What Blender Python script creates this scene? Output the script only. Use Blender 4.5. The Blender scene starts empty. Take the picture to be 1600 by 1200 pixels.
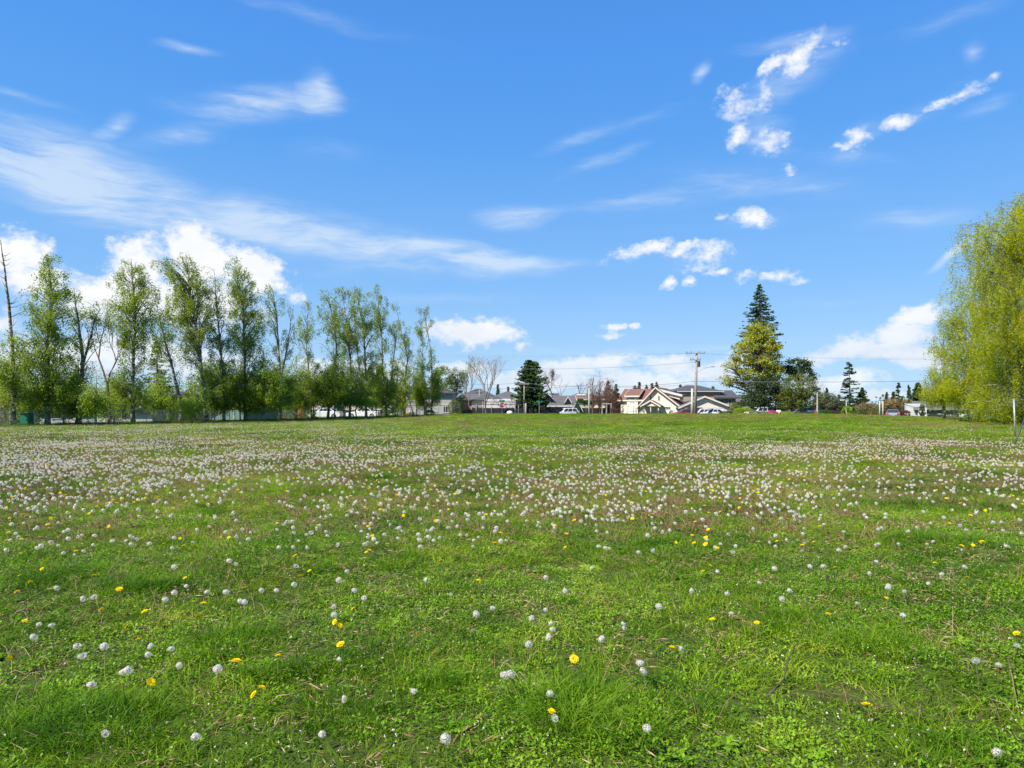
# Meadow with dandelions, birch row, suburban houses.  Everything is built by code.
SKYSTR = .10; SUNSTR = 4.6; EXPO = 0.85; SK = .84
HZ = .55; HZC = (6.5, 8.3, 10.5, 1); CIRC = (4.1, 4.75, 5.5, 1); CUM_HI = (5.75, 5.8, 5.85, 1); CUM_LO = (3.5, 3.85, 4.6, 1); SKYTINT = (.55, 1.0, 1.43, 1)
import bpy, math, random
import numpy as np
from mathutils import Vector, Matrix

F = 1062.0      # focal length in pixels of a 1600 px wide picture
EYE = 1.40      # camera height above the field
HR = 636.0      # horizon row
SC = bpy.context.scene
COL = SC.collection
R = math.radians
rng = np.random.default_rng(11)
random.seed(5)

def ss(a, b, x):
    t = np.clip((x - a) / (b - a), 0, 1)
    return t * t * (3 - 2 * t)

# left boundary line of the field (fence and birch row)
LA = np.array([-36.0, 46.0]); LB = np.array([-10.5, 97.0])
LD = (LB - LA) / np.linalg.norm(LB - LA)
LN = np.array([-LD[1], LD[0]])          # points away from the field

def ground(x, y):
    x = np.asarray(x, float); y = np.asarray(y, float)
    sd = (x - LA[0]) * LN[0] + (y - LA[1]) * LN[1]
    hump = 0.37 * ss(45, 92, y) * ss(-16, -4, x) * (1 - ss(38, 56, x))
    near = (0.035 * np.sin(x * 0.9 + 1.3 * np.sin(y * 0.5)) * np.sin(y * 0.75 + 0.6 * np.sin(x * 0.7))
            + 0.02 * np.sin(x * 2.3 + y * 1.1) * np.sin(y * 1.9 - x * 0.6)) * (1 - ss(25, 60, y))
    und = 0.06 * np.sin(x * 0.11 + 0.4) * np.sin(y * 0.13) * ss(12, 30, y)
    z = hump + near + und
    drop = np.maximum(ss(1.0, 8, sd), ss(96, 104, y))
    return z * (1 - drop) - 0.40 * drop

def gz(x, y): return float(ground(x, y))

def W(px, D, row=None):
    """world point seen at column px, depth D (row None: on the ground)"""
    x = (px - 800) / F * D
    z = gz(x, D) if row is None else EYE + (HR - row) / F * D
    return Vector((x, D, z))

# ------------------------------------------------------------------ materials
def newmat(name):
    m = bpy.data.materials.new(name); m.use_nodes = True
    nt = m.node_tree
    for n in list(nt.nodes): nt.nodes.remove(n)
    out = nt.nodes.new('ShaderNodeOutputMaterial')
    return m, nt, out

def N(nt, typ, **kw):
    n = nt.nodes.new(typ)
    for k, v in kw.items():
        if k.startswith('i_'):
            n.inputs[k[2:].replace('_', ' ')].default_value = v
        else: setattr(n, k, v)
    return n

def mixcol(nt, fac, a, b, blend='MIX'):
    m = nt.nodes.new('ShaderNodeMix'); m.data_type = 'RGBA'; m.blend_type = blend
    for sock, v in ((m.inputs[0], fac), (m.inputs[6], a), (m.inputs[7], b)):
        if hasattr(v, 'links'): nt.links.new(v, sock)
        elif isinstance(v, (int, float)): sock.default_value = v
        else: sock.default_value = tuple(v) + ((1,) if len(v) == 3 else ())
    return m.outputs[2]

def ramp(nt, src, stops):
    r = nt.nodes.new('ShaderNodeValToRGB')
    el = r.color_ramp.elements
    while len(el) < len(stops): el.new(0.5)
    for e, (p, c) in zip(el, stops):
        e.position = p
        e.color = tuple(c) + (1,) if not isinstance(c, (int, float)) else (c, c, c, 1)
    nt.links.new(src, r.inputs[0]); return r.outputs[0]

def noise(nt, scale, detail=3, rough=.55, vec=None, dist=0.0):
    n = N(nt, 'ShaderNodeTexNoise'); n.inputs['Scale'].default_value = scale
    n.inputs['Detail'].default_value = detail; n.inputs['Roughness'].default_value = rough
    n.inputs['Distortion'].default_value = dist
    if vec is not None: nt.links.new(vec, n.inputs['Vector'])
    return n.outputs[0]

def worldpos(nt): return N(nt, 'ShaderNodeNewGeometry').outputs['Position']

def plain(name, col, rough=.7, var=.12, scale=3.0, metal=0.0, spec=.3, bump=0.0):
    m, nt, out = newmat(name)
    p = N(nt, 'ShaderNodeBsdfPrincipled')
    p.inputs['Roughness'].default_value = rough; p.inputs['Metallic'].default_value = metal
    p.inputs['Specular IOR Level'].default_value = spec
    tc = N(nt, 'ShaderNodeTexCoord')
    n = noise(nt, scale, 4, .6, tc.outputs['Object'])
    c = Vector(col)
    o = ramp(nt, n, [(.3, c * (1 - var)), (.7, c * (1 + var))])
    nt.links.new(o, p.inputs['Base Color'])
    if bump:
        b = N(nt, 'ShaderNodeBump'); b.inputs['Strength'].default_value = bump
        nt.links.new(n, b.inputs['Height']); nt.links.new(b.outputs[0], p.inputs['Normal'])
    nt.links.new(p.outputs[0], out.inputs[0]); return m

def striped(name, c1, c2, freq, axis='Z', rough=.8, width=.1, nscale=2.0):
    """siding laps / shingle courses: narrow darker joints every 1/freq m"""
    m, nt, out = newmat(name)
    p = N(nt, 'ShaderNodeBsdfPrincipled'); p.inputs['Roughness'].default_value = rough
    p.inputs['Specular IOR Level'].default_value = .25
    tc = N(nt, 'ShaderNodeTexCoord')
    sp = N(nt, 'ShaderNodeSeparateXYZ'); nt.links.new(tc.outputs['Object'], sp.inputs[0])
    mu = N(nt, 'ShaderNodeMath', operation='MULTIPLY'); nt.links.new(sp.outputs[axis], mu.inputs[0]); mu.inputs[1].default_value = freq
    fr = N(nt, 'ShaderNodeMath', operation='FRACT'); nt.links.new(mu.outputs[0], fr.inputs[0])
    lt = N(nt, 'ShaderNodeMath', operation='LESS_THAN'); nt.links.new(fr.outputs[0], lt.inputs[0]); lt.inputs[1].default_value = width
    n = noise(nt, nscale, 4, .6, tc.outputs['Object'])
    n2 = noise(nt, nscale * 9, 2, .6, tc.outputs['Object'])
    c = Vector(c1)
    a = ramp(nt, n, [(.3, c * .86), (.7, c * 1.1)])
    a = mixcol(nt, .25, a, ramp(nt, n2, [(.35, c * .7), (.65, c * 1.25)]))
    o = mixcol(nt, lt.outputs[0], a, c2)
    nt.links.new(o, p.inputs['Base Color']); nt.links.new(p.outputs[0], out.inputs[0]); return m

def leafmat(name, stops, trans=.35, rough=.55, clump=.6, spec=.35, world=True):
    """leaves: colour by random per leaf plus patches, part of the light goes through"""
    m, nt, out = newmat(name)
    ge = N(nt, 'ShaderNodeNewGeometry')
    n = noise(nt, clump, 3, .6, ge.outputs['Position'])
    a = N(nt, 'ShaderNodeMath', operation='MULTIPLY_ADD')
    nt.links.new(ge.outputs['Random Per Island'], a.inputs[0]); a.inputs[1].default_value = .45
    s = N(nt, 'ShaderNodeMath', operation='MULTIPLY_ADD')
    nt.links.new(n, s.inputs[0]); s.inputs[1].default_value = 1.5; s.inputs[2].default_value = -.47
    nt.links.new(s.outputs[0], a.inputs[2])
    c = ramp(nt, a.outputs[0], stops)
    p = N(nt, 'ShaderNodeBsdfPrincipled'); p.inputs['Roughness'].default_value = rough
    p.inputs['Specular IOR Level'].default_value = spec
    t = N(nt, 'ShaderNodeBsdfTranslucent')
    nt.links.new(c, p.inputs['Base Color'])
    c2 = mixcol(nt, 1.0, c, (1.25, 1.3, .6), 'MULTIPLY')
    nt.links.new(c2, t.inputs[0])
    mx = N(nt, 'ShaderNodeMixShader'); mx.inputs[0].default_value = trans
    nt.links.new(p.outputs[0], mx.inputs[1]); nt.links.new(t.outputs[0], mx.inputs[2])
    nt.links.new(mx.outputs[0], out.inputs[0]); return m

def glassmat(name, col=(.03, .04, .05)):
    m, nt, out = newmat(name)
    p = N(nt, 'ShaderNodeBsdfPrincipled'); p.inputs['Base Color'].default_value = tuple(col) + (1,)
    p.inputs['Roughness'].default_value = .12; p.inputs['Specular IOR Level'].default_value = .55
    nt.links.new(p.outputs[0], out.inputs[0]); return m

M = {}
M['bark_birch'] = None
def birchbark():
    m, nt, out = newmat('birch_bark')
    p = N(nt, 'ShaderNodeBsdfPrincipled'); p.inputs['Roughness'].default_value = .85
    tc = N(nt, 'ShaderNodeTexCoord'); mp = N(nt, 'ShaderNodeMapping'); mp.inputs['Scale'].default_value = (2.0, 2.0, 5.5)
    nt.links.new(tc.outputs['Object'], mp.inputs[0])
    n = noise(nt, 1.3, 5, .7, mp.outputs[0])
    c = ramp(nt, n, [(.42, (.05, .045, .025)), (.50, (.15, .13, .085)), (.58, (.48, .43, .35))])
    nt.links.new(c, p.inputs['Base Color']); nt.links.new(p.outputs[0], out.inputs[0]); return m
M['bark_birch'] = birchbark()
M['bark_dark'] = plain('dark_bark', (.075, .06, .035), .9, .4, 4)
M['bark_grey'] = plain('grey_bark', (.17, .145, .125), .9, .3, 4)
M['bark_ruddy'] = plain('ruddy_twigs', (.20, .12, .09), .9, .3, 2)
M['leaf_birch'] = leafmat('birch_leaf', [(.0, (.10, .17, .014)), (.5, (.23, .31, .028)), (1, (.44, .48, .07))], .56, clump=.45)
M['leaf_birch_lo'] = leafmat('drooping_birch_leaf', [(.0, (.12, .19, .012)), (.5, (.24, .34, .025)), (1, (.42, .50, .06))], .56, clump=.4)
M['leaf_weep'] = leafmat('weeping_birch_leaf', [(.0, (.13, .17, .006)), (.5, (.42, .46, .012)), (1, (.66, .64, .025))], .6, clump=.6)
M['leaf_fir'] = leafmat('fir_needles', [(.0, (.018, .040, .014)), (.6, (.05, .09, .024)), (1, (.10, .15, .04))], .1, clump=.5)
M['leaf_pine'] = leafmat('cedar_needles', [(.0, (.02, .05, .016)), (.6, (.05, .105, .025)), (1, (.11, .18, .04))], .15, clump=.4)
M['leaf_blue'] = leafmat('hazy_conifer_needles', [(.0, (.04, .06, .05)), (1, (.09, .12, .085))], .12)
M['leaf_yellow'] = leafmat('yellow_maple_leaf', [(.0, (.14, .16, .02)), (.45, (.33, .34, .035)), (1, (.56, .52, .07))], .4, clump=.5)
M['leaf_olive'] = leafmat('olive_leaf', [(.0, (.07, .095, .02)), (.5, (.14, .17, .03)), (1, (.24, .26, .06))], .35, clump=.5)
M['leaf_green'] = leafmat('shrub_leaf', [(.0, (.025, .06, .012)), (.5, (.05, .11, .018)), (1, (.09, .17, .03))], .25, clump=1.)
M['leaf_dark'] = leafmat('dark_leaf', [(.0, (.018, .034, .012)), (1, (.06, .095, .025))], .15, clump=.6)
M['leaf_lime'] = leafmat('lime_leaf', [(.0, (.14, .22, .012)), (1, (.32, .42, .03))], .3)
M['leaf_grey'] = leafmat('greygreen_leaf', [(.0, (.06, .08, .045)), (1, (.16, .18, .11))], .25)
M['leaf_red'] = leafmat('dark_red_leaf', [(.0, (.05, .02, .018)), (1, (.15, .06, .045))], .25)
M['leaf_tan'] = leafmat('tan_leaf', [(.0, (.15, .11, .045)), (1, (.32, .23, .09))], .25)
M['leaf_rust'] = leafmat('rust_twigs', [(.0, (.11, .06, .035)), (1, (.24, .13, .08))], .15)
M['flower_pink'] = leafmat('magenta_bloom', [(.0, (.45, .03, .16)), (1, (.7, .08, .3))], .2)
M['flower_orange'] = leafmat('orange_bloom', [(.0, (.55, .22, .02)), (1, (.8, .5, .04))], .2)
M['flower_yellow'] = leafmat('yellow_bloom', [(.0, (.65, .5, .02)), (1, (.85, .72, .05))], .2)
M['leaf_fresh'] = leafmat('fresh_leaf', [(.0, (.10, .16, .03)), (1, (.24, .30, .07))], .4)

# ------------------------------------------------------------------ mesh building
def link(o):
    COL.objects.link(o); return o

def tag(o, label=None, cat=None, group=None, kind=None):
    if label: o['label'] = label
    if cat: o['category'] = cat
    if group: o['group'] = group
    if kind: o['kind'] = kind
    return o

def empty(name, loc, label, cat, group=None, yaw=0.0):
    o = bpy.data.objects.new(name, None); o.empty_display_size = .3
    o.location = loc; o.rotation_euler = (0, 0, yaw); link(o)
    return tag(o, label, cat, group)

def npmesh(name, V, Fc):
    """V (n,3), Fc (m,k) all faces with the same k"""
    me = bpy.data.meshes.new(name)
    V = np.ascontiguousarray(V, dtype=np.float32); Fc = np.ascontiguousarray(Fc, dtype=np.int32)
    m, k = Fc.shape
    me.vertices.add(len(V)); me.vertices.foreach_set('co', V.ravel())
    me.loops.add(m * k); me.loops.foreach_set('vertex_index', Fc.ravel())
    me.polygons.add(m); me.polygons.foreach_set('loop_start', np.arange(0, m * k, k, dtype=np.int32))
    me.update(calc_edges=True); return me

def npobj(name, V, Fc, mat, parent=None, loc=None, link_=True):
    me = npmesh(name, V, Fc); me.materials.append(mat)
    o = bpy.data.objects.new(name, me)
    if link_: link(o)
    if parent: o.parent = parent
    if loc is not None: o.location = loc
    return o

class MB:
    def __init__(s): s.v = []; s.f = []; s.mi = []; s.cur = 0
    def add(s, vs, fs):
        b = len(s.v); s.v += [tuple(v) for v in vs]
        for f in fs: s.f.append([b + i for i in f]); s.mi.append(s.cur)
        return s
    def box(s, x0, x1, y0, y1, z0, z1):
        vs = [(x0, y0, z0), (x1, y0, z0), (x1, y1, z0), (x0, y1, z0), (x0, y0, z1), (x1, y0, z1), (x1, y1, z1), (x0, y1, z1)]
        return s.add(vs, [(0, 3, 2, 1), (4, 5, 6, 7), (0, 1, 5, 4), (1, 2, 6, 5), (2, 3, 7, 6), (3, 0, 4, 7)])
    def prism(s, poly, y0, y1):
        """poly in x,z extruded along y"""
        n = len(poly)
        vs = [(x, y0, z) for x, z in poly] + [(x, y1, z) for x, z in poly]
        fs = [tuple(range(n)), tuple(range(2 * n - 1, n - 1, -1))]
        fs += [(i, i + n, (i + 1) % n + n, (i + 1) % n) for i in range(n)]
        return s.add(vs, fs)
    def tube(s, pts, rad, n=5, cap=True):
        pts = [Vector(p) for p in pts]; b = len(s.v); up = Vector((.13, .97, .2))
        for i, p in enumerate(pts):
            t = (pts[min(i + 1, len(pts) - 1)] - pts[max(i - 1, 0)])
            if t.length < 1e-6: t = Vector((0, 0, 1))
            t.normalize(); u = t.cross(up)
            if u.length < .1: u = t.cross(Vector((1, 0, 0)))
            u.normalize(); w = t.cross(u)
            r = rad[i] if hasattr(rad, '__len__') else rad
            for k in range(n):
                a = 2 * math.pi * k / n; q = p + u * (r * math.cos(a)) + w * (r * math.sin(a)); s.v.append((q.x, q.y, q.z))
        for i in range(len(pts) - 1):
            for k in range(n):
                k2 = (k + 1) % n
                s.f.append([b + i * n + k, b + i * n + k2, b + (i + 1) * n + k2, b + (i + 1) * n + k]); s.mi.append(s.cur)
        if cap:
            s.f.append([b + k for k in range(n)][::-1]); s.f.append([b + (len(pts) - 1) * n + k for k in range(n)]); s.mi += [s.cur] * 2
        return s
    def bar(s, a, b, r, n=4): return s.tube([a, b], r, n)
    def ball(s, c, r, nu=10, nv=6, sz=1.0):
        vs = [(c[0], c[1], c[2] + r * sz)]; fs = []
        for j in range(1, nv):
            th = math.pi * j / nv
            for i in range(nu):
                a = 2 * math.pi * i / nu
                vs.append((c[0] + r * math.sin(th) * math.cos(a), c[1] + r * math.sin(th) * math.sin(a), c[2] + r * sz * math.cos(th)))
        vs.append((c[0], c[1], c[2] - r * sz)); L = len(vs) - 1
        for i in range(nu): fs.append((0, 1 + i, 1 + (i + 1) % nu)); fs.append((L, L - 1 - i, L - 1 - (i + 1) % nu))
        for j in range(nv - 2):
            for i in range(nu):
                a = 1 + j * nu; fs.append((a + i, a + nu + i, a + nu + (i + 1) % nu, a + (i + 1) % nu))
        return s.add(vs, fs)
    def build(s, name, mat, parent=None, loc=None, bevel=0, smooth=False, link_=True):
        me = bpy.data.meshes.new(name); me.from_pydata(s.v, [], s.f)
        for m in (mat if isinstance(mat, (list, tuple)) else [mat]): me.materials.append(m)
        if isinstance(mat, (list, tuple)): me.polygons.foreach_set('material_index', s.mi)
        if smooth: me.polygons.foreach_set('use_smooth', [True] * len(me.polygons))
        me.update()
        o = bpy.data.objects.new(name, me)
        if link_: link(o)
        if parent: o.parent = parent
        if loc is not None: o.location = loc
        if bevel:
            b = o.modifiers.new('bevel', 'BEVEL'); b.width = bevel; b.segments = 2; b.limit_method = 'ANGLE'
        return o

def unit(n, g=rng):
    v = g.normal(size=(n, 3)); return v / np.linalg.norm(v, axis=1, keepdims=True)

def leafquads(C, size, asp=.6, droop=0.0, axis=None, g=rng):
    """rhombic leaf at every centre"""
    n = len(C); a = unit(n, g) if axis is None else axis + .45 * unit(n, g)
    a[:, 2] -= droop; a /= np.linalg.norm(a, axis=1, keepdims=True)
    b = np.cross(a, unit(n, g)); b /= np.linalg.norm(b, axis=1, keepdims=True) + 1e-9
    s = (size * g.uniform(.6, 1.3, n))[:, None]
    V = np.empty((n, 4, 3)); V[:, 0] = C - a * s * .5; V[:, 1] = C + b * s * asp * .5
    V[:, 2] = C + a * s * .5; V[:, 3] = C - b * s * asp * .5
    return V.reshape(-1, 3), np.arange(4 * n).reshape(n, 4)

def bez(a, b, c, t): return a * (1 - t) ** 2 + b * (2 * t * (1 - t)) + c * t * t

# ------------------------------------------------------------------ trees
def interp(prof, z):
    zs = [p[0] for p in prof]
    return [float(np.interp(z, zs, [p[k] for p in prof])) for k in range(1, len(prof[0]))]

def birch(px, D, trunk, prof, nb, label, group='birches in the row along the fence', strands=5, per=26, leaf=.085, hang=(.3, 1.1),
          rb=.16, mat='leaf_birch', bark='bark_birch', seed=1, stems=(), low=None, bare=0, name='birch_tree', cat='tree', basedz=0, spread=.11, asc=(.6, 1.5), limb=1.0, wide=1.22, thin=.42):
    nb = int(nb * 1.2); strands = strands * 1.45; prof = [(a, b, c * wide, d) for a, b, c, d in prof]
    """trunk: [(px,row)...] from base to top; prof: [(row, px_centre, half_width_px, density)]"""
    g = np.random.default_rng(seed); s = D / F
    base = W(px, D); base.z += basedz
    tx = lambda p: (p - px) * s
    tz = lambda r: EYE + (HR - r) * s - base.z
    root = empty(name, base, label, cat, group)
    tr = [(tx(p), 0.0, max(tz(r), 0)) for p, r in trunk]; tr[0] = (tr[0][0], 0, -.1)
    tr = [(a, (0 if i == 0 else g.uniform(-.25, .25)), c) for i, (a, b, c) in enumerate(tr)]
    mb = MB(); top = tr[-1][2]
    def trunk_at(z, T=tr):
        zs = [q[2] for q in T]; return np.array([np.interp(z, zs, [q[0] for q in T]), np.interp(z, zs, [q[1] for q in T]), z])
    # resample trunk with small wobble
    def addstem(T, r0):
        zz = np.linspace(T[0][2], T[-1][2], 14); pts = []
        for i, z in enumerate(zz):
            q = trunk_at(z, T); q[:2] += g.uniform(-.04, .04, 2) * (i > 0); pts.append(q)
        rr = [max(r0 * (1 - i / 14) ** .8, .012) * (1.35 if i == 0 else 1) for i in range(14)]
        mb.tube(pts, rr, 7)
    addstem(tr, rb)
    allT = [tr]
    for st in stems:
        T = [(tx(p), g.uniform(-.4, .4) * (i > 0), max(tz(r), 0)) for i, (p, r) in enumerate(st)]
        addstem(T, rb * .62); allT.append(T)
    P = sorted([(tz(r), tx(c), w * s, d) for r, c, w, d in prof])
    zz = np.linspace(P[0][0], P[-1][0], 60)
    wgt = np.array([max(interp(P, z)[1], .15) * interp(P, z)[2] for z in zz]); wgt /= wgt.sum()
    C = []
    zlo = P[0][0]
    for i in range(nb):
        z = zz[g.choice(60, p=wgt)] + g.uniform(-.2, .2)
        cx, hw, d = interp(P, z)
        T = allT[0]
        ph = g.uniform(0, 2 * math.pi); r = hw * g.uniform(.1, 1) ** .55
        tip = np.array([cx + r * math.cos(ph), r * math.sin(ph) * .9, z])
        if len(allT) > 1:
            T = min(allT, key=lambda q: abs(trunk_at(min(z, q[-1][2]), q)[0] - tip[0]) + g.uniform(0, .8))
        t0 = trunk_at(0, T)
        zs = min(max(z - r * g.uniform(*asc), zlo * .55 + .3), T[-1][2] * .98)
        if r < .4: zs = min(z - .3, T[-1][2])
        st = trunk_at(zs, T)
        ctl = st * .45 + tip * .55; ctl[2] = tip[2] + r * g.uniform(0.0, .25) - .1
        pts = [bez(st, ctl, tip, t) + g.normal(size=3) * .03 * (t > 0) for t in (0, .25, .5, .75, 1)]
        ln = np.linalg.norm(tip - st); r0 = min(.012 + .011 * ln, rb * .4) * limb
        mb.tube(pts, [r0, r0 * .75, r0 * .55, r0 * .4, .006], 4, cap=False)
        if i < bare: continue
        k = max(1, int(strands * d * g.uniform(.15, 1.85) * (1 - thin * max(0, (z - zlo) / max(top - zlo, 1)))))
        for j in range(k):
            t = g.uniform(.4, 1.0); a = bez(st, ctl, tip, t) + g.normal(size=3) * np.array([.22, .22, .12])
            L = g.uniform(*hang); n = int(per * g.uniform(.6, 1.3) * (.6 + .4 * L / hang[1]))
            u = g.uniform(0, 1, n) ** .85
            drift = g.normal(size=2) * .12 * L
            q = np.empty((n, 3)); q[:, 0] = a[0] + drift[0] * u + g.normal(size=n) * spread
            q[:, 1] = a[1] + drift[1] * u + g.normal(size=n) * spread; q[:, 2] = a[2] - L * u + g.normal(size=n) * .06
            C.append(q[q[:, 2] > .15])
            if L > .5 and j % 2 == 0:
                mb.tube([a, a + np.array([drift[0] * .5, drift[1] * .5, -L * .55])], [.006, .003], 3, cap=False)
    for i in range(bare * 2):
        z = g.uniform(.5 * top, top * .96); st = trunk_at(z); ph = g.uniform(0, 6.28); L = g.uniform(.5, 1.6) * (1.15 - z / top) * 2
        e = st + np.array([L * math.cos(ph), L * math.sin(ph), L * g.uniform(.3, .9)])
        mb.tube([st, (st + e) / 2 + np.array([0, 0, -.08]), e], [.03, .018, .006], 4, cap=False)
    mb.build('trunk', M[bark], root, smooth=True)
    C = np.concatenate(C)
    V, Fc = leafquads(C, leaf, .62, .5, g=g)
    npobj('crown', V, Fc, M[mat], root)
    return root

def blobtree(px, D, base_row, blobs, n, label, mat, leaf=.26, trunk=None, rb=.25, bark='bark_dark', seed=1, limbs=14, name='tree', group=None,
             cat='tree', shell=.55, clump=.55, nclump=None, gz0=None):
    """blobs: [(px,row,rx_px,ry_px,weight)]; foliage in small clumps spread through ellipsoids"""
    g = np.random.default_rng(seed); s = D / F
    base = W(px, D)
    if base_row is not None: base.z = EYE + (HR - base_row) * s
    root = empty(name, base, label, cat, group)
    B = [((p - px) * s, EYE + (HR - r) * s - base.z, rx * s, ry * s, w) for p, r, rx, ry, w in blobs]
    wt = np.array([b[4] * b[2] * b[3] for b in B]); wt /= wt.sum()
    nclump = nclump or max(30, n // 45)
    CL = []
    for i in range(nclump):
        b = B[g.choice(len(B), p=wt)]; u = unit(1, g)[0] * g.uniform(shell, 1) ** .6
        CL.append((b[0] + u[0] * b[2], u[1] * b[2] * .9, b[1] + u[2] * b[3], ))
    CL = np.array(CL); CL = CL[CL[:, 2] > .1]
    sz = clump * g.uniform(.5, 1.3, len(CL))
    idx = g.integers(0, len(CL), n)
    C = CL[idx] + g.normal(size=(n, 3)) * sz[idx][:, None] * np.array([.6, .6, .42])
    C = C[C[:, 2] > .05]
    V, Fc = leafquads(C, leaf, .7, 0, g=g)
    npobj('crown', V, Fc, M[mat], root)
    mb = MB(); top = max(b[1] for b in B)
    T = [((p - px) * s, 0, EYE + (HR - r) * s - base.z) for p, r in trunk] if trunk else [(0, 0, -.1), (0, 0, top)]
    zs = [t[2] for t in T]; xs = [t[0] for t in T]
    zz = np.linspace(T[0][2], T[-1][2], 9)
    mb.tube([(np.interp(z, zs, xs), 0, z) for z in zz], [rb * (1 - .8 * i / 8) for i in range(9)], 7)
    for i in range(min(limbs, len(CL))):
        e = CL[i]; z0 = max(.25 * top, min(e[2] - .5 * np.hypot(e[0], e[1]) - .3, top * .85)); st = np.array([np.interp(z0, zs, xs), 0, z0])
        ctl = (st + e) / 2; ctl[2] += .1 * (e[2] - z0)
        mb.tube([bez(st, ctl, e, t) for t in (0, .35, .7, 1)], [rb * .38, rb * .28, rb * .16, .015], 5, cap=False)
    mb.build('trunk', M[bark], root, smooth=True)
    return root

def conifer(px, D, top_row, base_row, hw, label, mat='leaf_fir', seed=1, dens=1.0, leaf=.34, name='fir_tree', group=None, droop=.25, shape=1.0,
            gap=0.1, bare=.06, up=.12, layer=.55, nq=26, thin=.4, cap=9.9):
    """hw: half width px at the bottom of the crown"""
    g = np.random.default_rng(seed); s = D / F
    base = W(px, D); zb = EYE + (HR - base_row) * s; base.z = min(base.z, zb)
    root = empty(name, base, label, 'conifer' if name != 'cedar_tree' else 'tree', group)
    Hh = EYE + (HR - top_row) * s - base.z; Rr = hw * s
    mb = MB(); mb.tube([(0, 0, -.1), (.03 * Hh * .2, 0, Hh * .5), (0, 0, Hh * .985)], [.02 * Hh, .011 * Hh, .008], 7)
    C = []; A = []; z = bare * Hh
    while z < Hh * .985:
        t = (z - bare * Hh) / (Hh * (1 - bare)); rr = min(Rr * (1 - t) ** shape, Rr * cap) * (min(1, .55 + t * 4))
        nbr = max(4, int((5 + 5 * (1 - t)) * dens))
        for k in range(nbr):
            if g.random() < gap: continue
            ph = g.uniform(0, 6.283); L = max(rr * g.uniform(.55, 1.12), .15)
            d = np.array([math.cos(ph), math.sin(ph), 0]); z0 = z + g.uniform(-.3, .3) * layer
            e = np.array([0, 0, z0]) + d * L + np.array([0, 0, -droop * L + up * L])
            m_ = np.array([0, 0, z0]) + d * L * .55 + np.array([0, 0, -droop * L * .9])
            mb.tube([(0, 0, z0), m_, e], [.03 + .008 * L, .02, .006], 3, cap=False)
            n = max(4, int(nq * L / max(Rr, .1) * 1.2 + 5)); u = g.uniform(.12, 1.03, n)
            q = np.array([bez(np.array([0, 0, z0]), m_, e, float(v)) for v in u])
            side = np.array([-d[1], d[0], 0]); w = thin * L * (1.05 - u) + .08
            off = g.uniform(-1, 1, n) * w
            q += side * off[:, None]; q[:, 2] += g.normal(size=n) * .06 - np.abs(off) * .15
            C.append(q); A.append(np.repeat((d + np.array([0, 0, -.25]))[None], n, 0) + side * (np.sign(off) * .6)[:, None])
        z += layer * (.55 + .6 * (1 - t)) * (Hh / 14) ** .5 * .8
    C = np.concatenate(C); A = np.concatenate(A)
    V, Fc = leafquads(C, leaf, .42, 0, axis=A, g=g)
    npobj('crown', V, Fc, M[mat], root); mb.build('trunk', M['bark_dark'], root)
    return root

def baretree(px, D, top_row, base_row, hw, label, seed=1, bark='bark_grey', depth=6, rb=.16, name='bare_tree', group=None, leafm=None, nl=0, leaf=.12,
             up=.5, split=.17, first=.2, trunks=1, kids=3):
    rb = rb * .62
    g = np.random.default_rng(seed); s = D / F
    base = W(px, D)
    root = empty(name, base, label, 'tree', group)
    Hh = EYE + (HR - top_row) * s - base.z; Wd = hw * s
    mb = MB(); tips = []
    def grow(p, d, L, r, k):
        d = d / np.linalg.norm(d); q = p + d * L * .5 + g.normal(size=3) * .03 * L; e = q + (d + g.normal(size=3) * .12) * L * .5
        mb.tube([p, q, e], [r, r * .85, r * .7], 5 if k > 3 else 3, cap=False)
        if k <= 1: tips.append(e); return
        nk = kids if g.random() < .6 else kids - 1
        for i in range(nk):
            ph = g.uniform(0, 6.283); sp = g.uniform(.35, .95)
            a = np.array([math.cos(ph), math.sin(ph), 0]) * sp * (Wd / Hh * 2.6)
            nd = d * 1.0 + a; nd[2] = max(nd[2], .05) + up * .35
            grow(e if i < 2 else (q + e) / 2, nd, L * g.uniform(.62, .86), r * (.72 if i == 0 else .52), k - 1)
    for t in range(trunks):
        d0 = np.array([g.uniform(-.15, .15), g.uniform(-.1, .1), 1.0]) if trunks > 1 else np.array([.02, 0, 1.0])
        grow(np.array([0, 0, -.05]), d0, Hh * first * 1.15, rb, depth)
    V = np.array(mb.v); zmax = V[:, 2].max(); xm = np.percentile(np.abs(V[:, 0]), 99)
    k = np.array([Wd / max(xm, .1), Wd / max(xm, .1), Hh / zmax])
    k[:2] = np.minimum(k[:2], 1.8)
    keep = V.copy(); w = ss(.0, .25 * zmax, V[:, 2])[:, None]
    V = V * (np.array([1, 1, k[2]]) * (1 - w) + k * w)
    mb.v = [tuple(q) for q in V]
    mb.build('trunk', M[bark], root)
    if nl:
        T = np.array(tips) * k; idx = g.integers(0, len(T), nl)
        C = T[idx] + g.normal(size=(nl, 3)) * .22
        V2, Fc = leafquads(C, leaf, .6, 0, g=g); npobj('crown', V2, Fc, M[leafm], root)
    return root

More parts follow.
